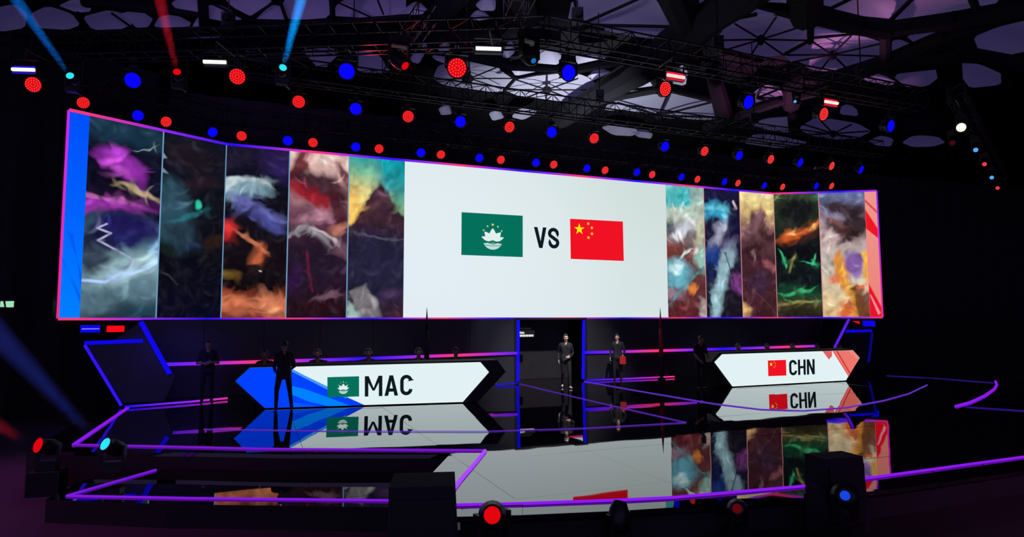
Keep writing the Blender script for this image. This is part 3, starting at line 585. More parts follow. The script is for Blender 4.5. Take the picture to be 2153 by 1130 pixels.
# LED edge tubes
ru = np.linspace(-UE, UE, 90).tolist(); rim_pts = sorted(set(ru + [-HALF, HALF]))
o = strip([scr_pt(u, SH + 0.02, 0.03) for u in rim_pts], 0.045, lambda s: wave_col((s - UE + 11.9) / (5.4 if s - UE > -11.9 else 9.5)), step=.3).build('edge_light', LED, scr, colors=True); o['label'] = 'top edge light changing from red to blue'
o = strip([scr_pt(u, -0.02, 0.03) for u in rim_pts], 0.042, lambda s: wave_col((s - UE + 12.6) / (5.4 if s - UE > -12.6 else 8.0)), step=.3).build('edge_light', LED, scr, colors=True); o['label'] = 'bottom edge light changing from red to blue'
o = strip([scr_pt(-UE - .02, 0, .03), scr_pt(-UE - .02, SH, .03)], 0.034, lambda s: mixc(lin(250, 40, 130), lin(205, 40, 235), s / SH)).build('edge_light', LED, scr, colors=True); o['label'] = 'left edge light, magenta'
o = strip([scr_pt(UE + .02, 0, .03), scr_pt(UE + .02, SH, .03)], 0.038, lambda s: mixc(lin(235, 40, 150), lin(130, 40, 250), s / SH)).build('edge_light', LED, scr, colors=True); o['label'] = 'right edge light, magenta to violet'

# ---------------------------------------------------------------- flat graphics: lettering and flags
def stroke_poly(pts, w, closed=False):
    out_l, out_r = [], []; n = len(pts)
    for i in range(n):
        a = Vector(pts[max(i - 1, 0)]); c = Vector(pts[min(i + 1, n - 1)]); p = Vector(pts[i])
        d0 = (p - a).normalized() if i > 0 else (c - p).normalized(); d1 = (c - p).normalized() if i < n - 1 else d0
        nb = (Vector((-d0.y, d0.x)) + Vector((-d1.y, d1.x))).normalized(); k = w / 2 / max(.5, nb.dot(Vector((-d0.y, d0.x))))
        out_l.append(p + nb * k); out_r.append(p - nb * k)
    return [[out_l[i], out_r[i], out_r[i + 1], out_l[i + 1]] for i in range(n - 1)]
def arc(cx, cy, rx, ry, a0, a1, k=10):
    return [(cx + rx * math.cos(math.radians(a0 + (a1 - a0) * i / k)), cy + ry * math.sin(math.radians(a0 + (a1 - a0) * i / k))) for i in range(k + 1)]
TH = 0.17
def glyph(ch):
    t = TH; h = t / 2
    if ch == 'M': return .84, [[(0, 0), (t, 0), (t, 1), (0, 1)], [(.84 - t, 0), (.84, 0), (.84, 1), (.84 - t, 1)], [(0, 1), (t * 1.1, 1), (.47, .28), (.37, .28)], [(.84, 1), (.84 - t * 1.1, 1), (.37, .28), (.47, .28)]]
    if ch == 'A': return .66, [[(0, 0), (t * 1.05, 0), (.39, 1), (.24, 1)], [(.66, 0), (.66 - t * 1.05, 0), (.27, 1), (.42, 1)], [(.15, .2), (.51, .2), (.47, .36), (.19, .36)]]
    if ch == 'H': return .60, [[(0, 0), (t, 0), (t, 1), (0, 1)], [(.60 - t, 0), (.60, 0), (.60, 1), (.60 - t, 1)], [(0, .43), (.6, .43), (.6, .58), (0, .58)]]
    if ch == 'N': return .62, [[(0, 0), (t, 0), (t, 1), (0, 1)], [(.62 - t, 0), (.62, 0), (.62, 1), (.62 - t, 1)], [(0, 1), (t * 1.05, 1), (.62, 0), (.62 - t * 1.05, 0)]]
    if ch == 'V': return .66, [[(0, 1), (t * 1.1, 1), (.40, 0), (.24, 0)], [(.66, 1), (.66 - t * 1.1, 1), (.26, 0), (.42, 0)]]
    if ch == 'C':
        w = .60; R = w / 2 - h
        pts = [(w - h, .70)] + arc(w / 2, 1 - h - R, R, R, 0, 180) + arc(w / 2, h + R, R, R, 180, 360) + [(w - h, .30)]
        return w, stroke_poly(pts, t)
    if ch == 'S':
        w = .60; R = w / 2 - h; ry = (1 - t) / 4
        pts = [(w - h, .72)] + arc(w / 2, 1 - h - ry, R, ry, 0, 180) + [(h + .03, .62), (w / 2, .5), (w - h - .03, .38)] + arc(w / 2, h + ry, R, ry, 0, -180) + [(h, .28)]
        return w, stroke_poly(pts, t)
def quad_map(bl, br, tr, tl):
    bl, br, tr, tl = map(Vector, (bl, br, tr, tl))
    return lambda x, y: (bl * (1 - x) + br * x) * (1 - y) + (tl * (1 - x) + tr * x) * y
def lettering(text, fm, n, mat_, parent, gap=.12, label=None):
    tot = sum(glyph(c)[0] for c in text) + gap * (len(text) - 1); x = 0.0
    for c in text:
        w, polys = glyph(c); b = MB()
        for k, p in enumerate(polys): b.slab([fm((x + q[0]) / tot, q[1]) + n * (.0006 * k) for q in p], n * 0.006)
        o = b.build('letter', mat_, parent); o['label'] = 'dark letter ' + c; x += w + gap
def star(cx, cy, r, rot=90):
    return [(cx + (r if k % 2 == 0 else r * .382) * math.cos(math.radians(rot + 36 * k)), cy + (r if k % 2 == 0 else r * .382) * math.sin(math.radians(rot + 36 * k))) for k in range(10)]
def star_faces(b, cx, cy, r, rot, fm, n, col=None):
    p = star(cx, cy, r, rot); vs = [fm2(fm, x, y) + n * .004 for x, y in p] + [fm2(fm, cx, cy) + n * .004]
    b.add(vs, [(k, (k + 1) % 10, 10) for k in range(10)])
def fm2(fm, x, y): return fm(x / 1.5, y)                            # flag space: 1.5 wide, 1 high
def flag_macau(fm, n, parent):
    f = MB().slab([fm(0, 0), fm(1, 0), fm(1, 1), fm(0, 1)], n * 0.004).build('flag', emis('flag_green', lin(4, 112, 92)), parent); f['label'] = 'green flag with a white lotus under five stars'
    n = n * 2.0; cx, cy = .75, .42; R = .25
    def petal(b, x, y, ang, L, w):
        a = math.radians(ang); pts = [(0, 0), (L * .25, w * .8), (L * .55, w), (L * .85, w * .45), (L, 0), (L * .85, -w * .45), (L * .55, -w), (L * .25, -w * .8)]
        b.add([fm2(fm, x + p * math.cos(a) - q * math.sin(a), y + p * math.sin(a) + q * math.cos(a)) + n * .004 for p, q in pts], [tuple(range(8))])
    b = MB(); petal(b, cx, cy - .06, 90, .30, .085)
    for s in (-1, 1): petal(b, cx + s * .02, cy - .05, 90 - s * 42, .27, .07); petal(b, cx + s * .03, cy - .06, 90 - s * 70, .26, .05)
    b.build('lotus', emis('flag_white', lin(226, 240, 238)), f, origin=parent.location)
    b = MB(); low = [(cx + R * math.cos(math.radians(a)), cy - .02 + R * math.sin(math.radians(a))) for a in range(200, 341, 10)]
    b.add([fm2(fm, x, y) + n * .004 for x, y in low], [tuple(range(len(low)))]); b.build('water', emis('flag_water', lin(190, 222, 216)), f, origin=parent.location)
    b = MB()
    for p in stroke_poly([(cx - .24, cy - .12), (cx - .12, cy - .10), (cx, cy - .135), (cx + .12, cy - .10), (cx + .24, cy - .12)], .022): b.add([fm2(fm, q.x, q.y) + n * .006 for q in p], [(0, 1, 2, 3)])
    for p in stroke_poly([(cx - .22, cy - .165), (cx, cy - .18), (cx + .22, cy - .165)], .012): b.add([fm2(fm, q.x, q.y) + n * .006 for q in p], [(0, 1, 2, 3)])
    b.build('bridge', emis('flag_green', lin(4, 112, 92)), f, origin=parent.location)
    b = MB(); star_faces(b, cx, cy + .325, .042, 90, fm, n); b.build('star', emis('flag_gold', lin(240, 214, 90)), f, origin=parent.location)
    for a, r in ((62, .27), (118, .27), (32, .26), (148, .26)):
        b = MB(); star_faces(b, cx + r * math.cos(math.radians(a)), cy + .045 + r * math.sin(math.radians(a)) * 1.0, .03, 90, fm, n); b.build('star', emis('flag_pale', lin(190, 226, 180)), f, origin=parent.location)
def flag_china(fm, n, parent):
    f = MB().slab([fm(0, 0), fm(1, 0), fm(1, 1), fm(0, 1)], n * 0.004).build('flag', emis('flag_red', lin(240, 18, 34)), parent); f['label'] = 'red flag with one large and four small yellow stars'
    n = n * 2.0; b = MB(); star_faces(b, .25, .75, .15, 90, fm, n); b.build('star', emis('flag_yellow', lin(255, 232, 10)), f, origin=parent.location)
    for x, y in ((.5, .9), (.6, .8), (.6, .65), (.5, .55)):
        b = MB(); star_faces(b, x, y, .05, math.degrees(math.atan2(.75 - y, .25 - x)), fm, n); b.build('star', emis('flag_yellow2', lin(246, 206, 80)), f, origin=parent.location)
INK = emis('letter_ink', lin(14, 24, 32))
n3 = Vector((EV[0], EV[1], 0))
PV = 0.012
q = lambda x, y: on_v(x, y, PV)
flag_macau(quad_map(q(970, 536.5), q(1099, 541), q(1099, 454), q(970.5, 446.5)), n3, scr)
flag_china(quad_map(q(1200, 544.8), q(1311.5, 549.2), q(1309.5, 466.2), q(1198.5, 460.3)), n3, scr)
lettering('VS', quad_map(q(1124, 521.5), q(1176, 523.5), q(1175, 480), q(1122.5, 477.5)), n3, INK, scr, gap=.07)

# ================================================================ STAGE BACK WALL BELOW THE SCREEN
VW = 1.7
wall = thing('stage_wall', 'low black panelled wall with blue and red light lines below the screen', 'wall', W(-5, VW, 0))
def wall_box(u0, u1, z0, z1, v0=VW - .12, v1=VW, name='wall_panel', m=WALLM, parent=wall):
    pts = [W(u0, v0).to_2d(), W(u1, v0).to_2d(), W(u1, v1).to_2d(), W(u0, v1).to_2d()]
    return MB().prism(pts, z0, z1).build(name, m, parent)
for u0, u1, k in ((-14.3, -2.12, 7), (0.92, 13.2, 7)):
    for i in range(k):
        a = u0 + (u1 - u0) * i / k; c = u0 + (u1 - u0) * (i + 1) / k
        wall_box(a + .006, c - .006, 0.008, 1.02); wall_box(a + .006, c - .006, 1.04, 2.40)
def wall_strip(px, r, cf, label, v=VW + .03, parent=wall):
    ps = [on_v(x, y, v) for x, y in px]
    for p in ps: p.z = max(p.z, r + .02)
    o = strip(ps, r, cf if callable(cf) else (lambda s: cf)).build('light_strip', LED, parent, colors=True); o['label'] = label; return o
wall_strip([(345, 767), (700, 757), (1088, 743)], .058, lambda s: wave_col((s + .6) / 6.6), 'waist high light line on the left wall')
wall_strip([(1230, 742), (1500, 735), (1720, 728)], .060, lambda s: wave_col((s + .3) / 7.0), 'waist high light line on the right wall')
gate = thing('doorway', 'dark doorway framed by two tall blue light posts in the stage wall', 'doorway', W(-.6, VW, 0))
for u in (-2.04, 0.85): wall_box(u - .07, u + .07, 0.008, 2.36, VW - .16, VW + .01, 'post', BLACK, gate)
wall_box(-2.1, .92, 2.36, 2.43, VW - .16, VW + .01, 'lintel', BLACK, gate)
for x0, x1, l in ((1090, 1088.5, 'left'), (1227.5, 1226, 'right')):
    wall_strip([(x0, 674), (x1, 805)], .055, BLUE, 'blue light strip on the %s post' % l, VW + .05, gate)
wall_box(-2.0, .8, 0.008, 2.365, VW - 1.5, VW - 1.42, 'back_panel', CLOTH, gate); wall_box(-2.1, .92, 2.37, 2.40, VW - 1.5, VW - .18, 'top_panel', CLOTH, gate)
sg = thing('sign', 'small white lettered sign inside the doorway beside the left blue post', 'sign', on_v(1106, 703, VW - .3))
MB().slab([on_v(1091, 710, VW - .3), on_v(1124, 709, VW - .3), on_v(1124, 695, VW - .3), on_v(1091, 695, VW - .3)], -n3 * .03).build('board', BLACK, sg)
WHT = emis('sign_white', lin(222, 232, 226))
for (x0, x1, y0, y1) in ((1091, 1095, 698, 702), (1095.8, 1098, 698, 702.5), (1098.8, 1102, 698.5, 702.5), (1093, 1098, 704.2, 708.6), (1098.6, 1104, 704.2, 708.6), (1104.6, 1111, 704.2, 708.4), (1111.6, 1117, 704, 708.4), (1117.6, 1121.5, 704, 708.2)):
    MB().slab([on_v(x0, y1, VW - .29), on_v(x1, y1, VW - .29), on_v(x1, y0, VW - .29), on_v(x0, y0, VW - .29)], n3 * .004).build('letter', WHT, sg)
wall_box(-1.98, -1.3, 2.0, 2.06, VW - .42, VW - .33, 'sign_bracket', BLACK, gate)

# slanted side panels of the booths
def side_panel(px, strips, label, v):
    o = thing('side_panel', label, 'panel', on_v(*px[0], v)); pts = [on_v(x, y, v) for x, y in px]
    for p in pts: p.z = max(p.z, 0.12)
    MB().slab(pts, -n3 * .1).build('board', WALLM, o)
    for pl, r, c, l in strips:
        sp = [on_v(x, y, v + .04) for x, y in pl]
        for p in sp: p.z = max(p.z, r + .012)
        s = strip(sp, r, lambda t, c=c: c).build('light_strip', LED, o, colors=True); s['label'] = l
side_panel([(258, 857), (345, 851), (368, 793), (345, 767), (300, 690), (296, 676), (240, 716), (178, 724)],
           [([(296, 677), (357, 787)], .07, lin(16, 8, 235), 'slanted blue light strip'), ([(178, 722), (300, 717)], .06, lin(14, 6, 230), 'level blue light strip'), ([(178, 726), (255, 857)], .04, lin(50, 20, 250), 'long slanted blue light strip')],
           'slanted dark panel edged with blue light strips at the left wall end', 3.4)
side_panel([(1753, 735), (1783, 672), (1836, 694), (1826, 800), (1800, 806)],
           [([(1785, 672), (1755, 731)], .05, lin(92, 30, 240), 'slanted violet light strip'), ([(1780, 697), (1832, 696)], .06, lin(14, 6, 225), 'level blue light strip'), ([(1834, 700), (1829, 745), (1826, 762)], .05, lin(12, 6, 120), 'faint blue light strip')],
           'slanted dark panel edged with blue light strips at the right wall end', 3.2)

# block lamps hanging under the screen ends
def block_lamp(px, py, wpx, hpx, col, label, vline):
    sg_ = -1 if px < 1000 else 1; dd = DL if px < 1000 else DR; nn = np.array([dd[1], -dd[0]])
    d = scr_pt(sg_ * UE, 0, -.20); P = on_plane(px, py, np.array([d.x, d.y]), nn); s = depth_of(P) / F_PX
    o = thing('block_lamp', label, 'lamp', P, math.atan2(dd[1], dd[0])); w, h = wpx * s, hpx * s
    MB().box((0, .09, 0), (w + .05, .16, h + .05)).local('housing', BLACK, o); MB().box((0, 0, 0), (w, .03, h)).local('lens', emis('block_' + label.split()[0], col), o)
    tz = ZB - .063 - P.z; MB().box((0, .06, (tz + h / 2) / 2), (.05, .05, tz - h / 2)).local('bracket', BLACK, o); return o, w
o, w = block_lamp(190, 692, 36, 15, lin(10, 6, 235), 'blue square lamp hanging under the left screen end', .15)
MB().box((0, -.02, .0), (w * .9, .02, .025)).local('bright_line', emis('block_line', lin(150, 140, 255)), o)
block_lamp(243, 692, 33, 13, lin(255, 10, 22), 'red square lamp hanging under the left screen end', .15)
block_lamp(1797, 681, 19, 10, lin(255, 12, 26), 'red square lamp hanging under the right screen end', .15)
block_lamp(1827, 681, 24, 12, lin(10, 6, 245), 'blue square lamp hanging under the right screen end', .15)

# pointed posts before the wall
for (x, lab) in ((897, 'slim pointed dark post rising before the screen behind the left desk'), (1390, 'slim pointed dark red post rising before the screen right of the doorway')):
    P = on_v(x, 741, VW + .8); P.z = 0.008; o = thing('pointed_post', lab, 'post', P)
    m = mat('post_red', lin(170, 34, 44), .6) if x > 1000 else mat('post_dark', (.01, .01, .014), .6)
    zt = on_v(x, 648, VW + .8).z
    MB().lathe([(.16, 0), (.16, .06), (.07, .08), (.07, .9)], rot=Matrix.Rotation(math.pi / 2, 3, 'X'), n=10).local('base', BLACK, o)
    MB().tube((0, 0, .88), (0, 0, 2.0), .095, .06, 10).tube((0, 0, 2.0), (0, 0, zt), .06, .006, 10).local('shaft', m, o, smooth=True)

# ================================================================ TEAM DESKS
WHITE_L = emis('desk_white', lin(226, 242, 244))
def desk(P1, P2, hexpx, extra, label, decor, flag, flagq, text, textq):
    d2 = (P2 - P1).to_2d().normalized(); n2 = Vector((d2.y, -d2.x)); n = Vector((n2.x, n2.y, 0)); dx = Vector((d2.x, d2.y, 0))
    pl = lambda x, y, off=0.0: on_plane(x, y, np.array([P1.x + n.x * off, P1.y + n.y * off]), np.array([n.x, n.y]))
    o = thing('team_desk', label, 'desk', (P1 + P2) / 2)
    hx = [pl(x, y) for x, y in hexpx]; cen = sum(hx, Vector()) / len(hx)
    for p in hx: p.z = max(p.z, .03)
    MB().slab([p + n * .012 for p in hx], -n * .012).build('led_front', WHITE_L, o)['label'] = 'glowing white hexagonal front'
    body = [p + dx * e + Vector((0, 0, ez)) for p, (e, ez) in zip(hx, extra)]
    for p in body: p.z = max(p.z, .010)
    MB().slab([p - n * .004 for p in body], -n * .85).build('desk_body', DESKM, o)
    tz = max(p.z for p in body)
    for k, (pts, col, lift) in enumerate(decor):
        dp = [pl(x, y) for x, y in pts]
        for p in dp: p.z = max(p.z, .03)
        MB().slab([p + n * (.014 + lift) for p in dp], n * .002).build('colour_band', emis('decor_%d_%d_%d' % col, lin(*col)), o)
    fm = quad_map(*[pl(x, y) + n * .03 for x, y in flagq]); flag(fm, n, o)
    lettering(text, quad_map(*[pl(x, y) + n * .03 for x, y in textq]), n, INK, o, gap=.10)
    return o, n, dx, tz
P1, P2 = on_z(557, 861), on_z(973, 848)
mac = desk(P1, P2, [(557, 861), (495, 802), (525, 774), (1010, 762), (1028, 783), (973, 848)],
     [(-.1, -.0), (-.12, 0), (-.1, .05), (.5, .05), (.5, 0), (.45, 0)], 'white glowing team desk lettered MAC with a blue left end',
     [([(495, 802), (525, 774), (606, 772), (660, 800), (700, 822), (766, 856.5), (557, 861)], (0, 66, 255), 0),
      ([(606, 772), (622, 781), (732, 834), (728, 838), (700, 826), (608, 779)], (70, 150, 245), .003), ([(613, 812), (640, 818), (690, 836), (735, 857.5), (690, 858.3), (650, 845), (613, 830)], (0, 130, 255), .003),
      ([(613, 846), (650, 852), (676, 858.6), (613, 860)], (0, 90, 255), .004)],
     flag_macau, [(688.5, 836), (755, 834), (755, 791.5), (688.5, 793.5)], 'MAC', [(767, 834.3), (867, 831), (867, 788), (767, 791.5)])
P1, P2 = on_z(1540, 815), on_z(1778, 802)
chn = desk(P1, P2, [(1540, 815), (1502, 762), (1518, 745.5), (1793, 737), (1807, 753), (1778, 802)],
     [(-.12, 0), (-.15, 0), (-.12, .05), (.15, .05), (.2, 0), (.15, 0)], 'white glowing team desk lettered CHN with a red right end',
     [([(1751, 738.5), (1793, 737.2), (1806.5, 753), (1784.5, 790)], (238, 118, 108), 0), ([(1729, 739), (1748, 738.6), (1749, 749), (1742, 756.5)], (226, 96, 98), 0),
      ([(1757, 738.3), (1760, 738.2), (1787, 784), (1785.5, 787)], (206, 52, 58), .003), ([(1749.5, 738.6), (1752, 738.5), (1784, 790), (1783, 792)], (222, 84, 84), .003), ([(1783, 738.5), (1793, 737.5), (1806, 753), (1801, 756)], (240, 138, 128), .003)],
     flag_china, [(1614, 791.5), (1652, 790), (1651, 757), (1613, 758.5)], 'CHN', [(1658, 790), (1711.5, 787.5), (1711, 755.5), (1657, 757.5)])

# ================================================================ LIGHTING TRUSSES
def truss(pts, size, label, cross=True):
    o = thing('lighting_truss', label, 'truss', pts[0]); h = size / 2; lat = MB(); pipes = MB()
    for a, c in zip(pts[:-1], pts[1:]):
        a, c = Vector(a), Vector(c); d = (c - a).normalized(); sd = Vector((-d.y, d.x, 0)).normalized(); up = d.cross(sd) if d.cross(sd).z > 0 else -d.cross(sd)
        L = (c - a).length; k = max(1, int(L / size)); cor = [(-1, -1), (1, -1), (1, 1), (-1, 1)]
        for x, y in cor: MB().tube(a + sd * h * x + up * h * y, c + sd * h * x + up * h * y, .028, n=6).build('chord', TRUSS, o)
        pipes.tube(a - up * (h + .02), c - up * (h + .02), .03, n=6)
        for i in range(k + 1):
            p = a + d * (L * i / k); Q = [p + sd * h * x + up * h * y for x, y in cor]
            for j in range(4): lat.tube(Q[j], Q[(j + 1) % 4], .014, n=4, caps=False)
            lat.tube(Q[0] - up * 0, p - up * (h + .02), .014, n=4, caps=False); lat.tube(Q[1], p - up * (h + .02), .014, n=4, caps=False)
            if i < k:
                p2 = a + d * (L * (i + 1) / k); Q2 = [p2 + sd * h * x + up * h * y for x, y in cor]
                for j in range(4):
                    if (i + j) % 2: lat.tube(Q[j], Q2[(j + 1) % 4], .014, n=4, caps=False)
                    else: lat.tube(Q[(j + 1) % 4], Q2[j], .014, n=4, caps=False)
    pipes.build('lamp_pipe', TRUSS, o); la = lat.build('lattice', TRUSS, o); la['kind'] = 'stuff'
    return o
Z1, Z2, Z3 = 9.32, 10.05, 9.95           # truss axis heights
S1, S2, S3 = .5, .62, .62
wl = scr_pt(-UE - .1, 0, .5); wr = scr_pt(UE - .2, 0, .5); cl = scr_pt(-HALF, 0, .5); cr_ = scr_pt(HALF, 0, .5)
truss([(wl.x, wl.y, Z1), (cl.x, cl.y, Z1), (cr_.x, cr_.y, Z1), (wr.x, wr.y, Z1)], S1, 'long dark truss folded along the top of the big screen')
truss([W(-11.6, 3.5, Z2), W(15.0, 3.5, Z2)], S2, 'middle straight truss carrying the second row of lamps')
truss([W(-18.6, 2.1, Z3), W(-4.2, 9.02, Z3), W(10.2, 8.95, Z3)], S3, 'front bent truss carrying the largest red and blue lamps')
truss([W(-7.2, 3.4, Z2 + .66), W(-7.0, 7.6, Z2 + .62)], .5, 'short cross truss lit red joining the middle and front trusses')
truss([W(-6.8, 9.4, Z3 + .66), W(-6.6, 13.0, Z3 + .66)], .5, 'short cross truss running from the front truss towards the hall')
truss([W(-4.9, 8.6, Z3 + .68), W(-5.6, 13.0, Z3 + .68)], .55, 'second cross truss above the white bar lamp, running towards the hall')

def hoist(P, drop, label):
    o = thing('chain_hoist', label, 'hoist', P)
    MB().box((0, 0, .30), (.30, .22, .42)).lathe([(.10, -.2), (.12, -.1), (.12, .1), (.10, .2)], rot=Matrix.Rotation(0, 3, 'X'), at=(0, 0, .32), n=8).local('motor', BLACK, o)
    MB().tube((0, 0, .5), (0, 0, drop), .02, n=5).local('chain', BLACK, o)
    MB().tube((0, 0, .0), (0, 0, .12), .03, n=6).local('hook', BLACK, o)
for k, (u, v, z) in enumerate(((-8.4, 3.5, Z2 + S2 / 2 + .02), (-4.6, 3.5, Z2 + S2 / 2 + .02), (.6, 3.5, Z2 + S2 / 2 + .02), (7.9, 3.5, Z2 + S2 / 2 + .02))):
    hoist(W(u, v, z), 13.9 - z, '%s black chain hoist from the left on the middle truss' % ORD[k])
for k, (u, v, z) in enumerate(((-12, 5.27, Z3 + S3 / 2 + .02), (-3.2, 9.0, Z3 + S3 / 2 + .02), (1.5, 9.0, Z3 + S3 / 2 + .02), (7.4, 8.97, Z3 + S3 / 2 + .02))):
    hoist(W(u, v, z), 13.9 - z, '%s black chain hoist from the left on the front truss' % ORD[k])

# ---------------------------------------------------------------- lamps
RED_E, BLUE_E = emis('lamp_red', lin(228, 4, 14)), emis('lamp_blue', lin(8, 4, 255))
DOT_E = emis('lamp_red_dot', lin(255, 104, 98)); CYAN_E = emis('lamp_cyan', lin(40, 225, 255), 1.1); WHITE_E = emis('lamp_white', (1, 1, 1), 1.3)
LAMP = {}
RL = .205
def lamp_parts():
    h = MB().lathe([(.06, -.36), (.13, -.33), (.16, -.15), (.225, -.03), (.235, .03), (.215, .045), (.205, .0), (.05, -.01)], n=18)
    for k in range(6):
        a = k * math.pi / 3; h.box((.165 * math.cos(a), -.2, .165 * math.sin(a)), (.03, .2, .03), Matrix.Rotation(-a, 3, 'Y'))
    LAMP['housing'] = h
    LAMP['lens'] = MB().lathe([(RL, .004), (RL * .7, .018), (.01, .024)], n=20)
    d = MB()
    for rr, n in ((.175, 18), (.115, 12), (.055, 6)):
        for k in range(n):
            a = 2 * math.pi * (k + .5 * (n == 12)) / n; d.lathe([(.013, .012), (.013, .034), (.006, .038)], at=(rr * math.cos(a), 0, rr * math.sin(a)), n=5)
    LAMP['dots'] = d
lamp_parts()
def par_lamp(P, heading, tilt, colour, top, label, group, scale=1.0, cache={}):
    o = thing('spotlight', label, 'spotlight', P, heading, group); rot = (-tilt, 0, 0)
    key = (colour, round(scale, 2))
    if key not in cache:
        h = LAMP['housing'].local('housing', BLACK, o, smooth=True); l = LAMP['lens'].local('lens', RED_E if colour == 'red' else BLUE_E, o, smooth=True); ps = [h, l]
        if colour == 'red': dd = LAMP['dots'].local('led_dots', DOT_E, o); dd['kind'] = 'stuff'; ps.append(dd)
        y = MB().box((-.26, 0, .13), (.02, .07, .34)).box((.26, 0, .13), (.02, .07, .34)).box((0, 0, .30), (.54, .07, .02)).tube((-.27, 0, 0), (-.22, 0, 0), .04).tube((.22, 0, 0), (.27, 0, 0), .04)
        yk = y.local('yoke', BLACK, o); ps.append(yk)
        for p in ps: p.scale = (scale,) * 3
        cache[key] = ps
    else: ps = [child(p, o) for p in cache[key]]
    for p in ps[:-1]: p.rotation_euler = rot
    t = top - P.z
    cb = MB()
    if t > .31 * scale + .16: cb.box((0, 0, .31 * scale + .06), (.2 * scale, .14 * scale, .10))
    cb.tube((0, 0, .31 * scale), (0, 0, t - .04), .022, n=6).box((0, 0, t - .04), (.10, .10, .075)).local('clamp', BLACK, o)
    return o
HEAD0 = math.atan2(EV[1], EV[0]) - math.pi / 2                    # lamp faces +Y; turn it to face the audience
R1 = [(175,216,'r'),(290,243,'b'),(349,256,'r'),(447,278,'b'),(508,286,'r'),(605,296,'b'),(658,300,'r'),(748,309,'b'),(797,313,'r'),(885,321,'b'),(927,325,'r'),(1008,332,'b'),(1053,336,'r'),(1127,342,'b'),(1164,346,'r'),(1234,354,'b'),(1272,358,'r'),(1339,362,'b'),(1371,367,'r'),(1433,372,'b'),(1466,377,'r'),(1523,382,'b'),(1551,385,'r'),(1607,390,'b'),(1645,393,'r'),(1716,391,'b'),(1748,391,'r')]
R2 = [(628,214,'r'),(748,229,'b'),(858,245,'r'),(968,256,'b'),(1071,267,'r'),(1160,278,'b'),(1249,291,'r'),(1398,308,'b'),(1481,318,'r'),(1554,327,'b'),(1620,335,'r'),(1682,342,'b'),(1748,349,'r'),(1810,357,'b')]
R3 = [(70,178,'r'),(279,169,'b'),(499,161,'r'),(729,150,'b'),(961,143,'R'),(1195,153,'b'),(1398,187,'r'),(1573,215,'b'),(1731,240,'r'),(1872,265,'b')]
rl = random.Random(3)
def t3_axis(P):                            # nearest point under the front truss
    u, v = uv_of(P); best = None
    for (a, c) in (((-18.6, 2.1), (-4.2, 9.02)), ((-4.2, 9.02), (10.2, 8.95))):
        a, c, p = Vector(a), Vector(c), Vector((u, v)); t = min(1, max(0, (p - a).dot(c - a) / (c - a).length_squared)); q = a.lerp(c, t)
        if best is None or (q - p).length < (best - p).length: best = q
    return W(best.x, best.y, Z3 - S3 / 2 - .078)
def arm_to_truss(o, z):
    q = t3_axis(o.location); w = Vector((o.location.x, o.location.y, z)); R = Matrix.Rotation(-o.rotation_euler.z, 3, 'Z')
    if (q.to_2d() - w.to_2d()).length > .06: MB().tube(R @ (w - o.location), R @ (q - o.location), .03, n=6).local('arm', BLACK, o)
def row(data, where, top, rowname, group, tilt, hd, sc=1.0):
    cnt = {'red': 0, 'blue': 0}
    for x, y, c in data:
        col = 'red' if c in 'rR' else 'blue'; cnt[col] += 1; P = where(x, y)
        lo_ = par_lamp(P, hd(P), tilt + rl.uniform(-.05, .05), col, top, '%s %s round lamp from the left %s' % (ORD[cnt[col] - 1], col, rowname), group + ', ' + col, sc * (1.2 if c == 'R' else 1.0))
        if data is R3: arm_to_truss(lo_, top - .03)
row(R1, lambda x, y: on_z(x, y, 8.7), Z1 - S1 / 2 - .053, 'in the lowest row along the screen top', 'lamps along the top of the screen', .45,
    lambda P: HEAD0 + (PHI * .9 if uv_of(P)[0] < -HALF else (.10 if uv_of(P)[0] > HALF else .14 * max(0, uv_of(P)[0] / HALF))), .80)
row(R2, lambda x, y: on_v(x, y, 3.5), Z2 - S2 / 2 - .053, 'on the middle truss', 'lamps on the middle truss', .42, lambda P: HEAD0 + rl.uniform(-.06, .06) + .12 * max(0, uv_of(P)[0] / HALF), .92)
row(R3, lambda x, y: on_z(x, y, 8.93), Z3 - S3 / 2 - .053, 'on the front truss', 'lamps on the front truss', .34, lambda P: HEAD0 + (-.12 if uv_of(P)[0] < -4 else .08), 1.0)

def bar_lamp(P, heading, w, col, label, top, frame_col=None):
    o = thing('bar_lamp', label, 'lamp', P, heading); s = P.z
    MB().box((0, -.06, 0), (w + .06, .10, .20)).box((0, -.14, 0), (w * .6, .08, .14)).local('housing', BLACK, o)
    MB().tube((-w / 2, .02, 0), (w / 2, .02, 0), .045, n=10).local('tube', WHITE_E if col is None else emis('bar_' + label.split()[0], col, 1.4), o, smooth=True)
    if frame_col:
        fe = emis('bar_edge_%d_%d_%d' % frame_col, lin(*frame_col))
        MB().box((0, .0, .085), (w, .02, .035)).box((0, .0, -.085), (w, .02, .035)).local('coloured_row', fe, o)
    MB().box((-w / 2 - .04, -.06, .14), (.02, .05, .30)).box((w / 2 + .04, -.06, .14), (.02, .05, .30)).box((0, -.06, .29), (w + .1, .05, .02)).box((0, -.06, (.29 + top - s) / 2), (.05, .05, max(.03, top - s - .29))).local('yoke', BLACK, o); return o
bl = [(50,147,None,(30,20,200),'white tube bar lamp with blue edges at the far left of the front truss',.56), (452,131,(1,.98,.82),None,'warm white tube bar lamp on the left part of the front truss',.56),
      (1027,103,None,None,'pure white tube bar lamp at the middle of the front truss',.62), (1420,161,lin(255,190,180),(255,10,50),'pinkish white bar lamp with red edges, left one of two on the right',.56), (1747,216,lin(255,205,195),(255,10,50),'rosy white bar lamp with red edges, right one of two on the right',.52)]
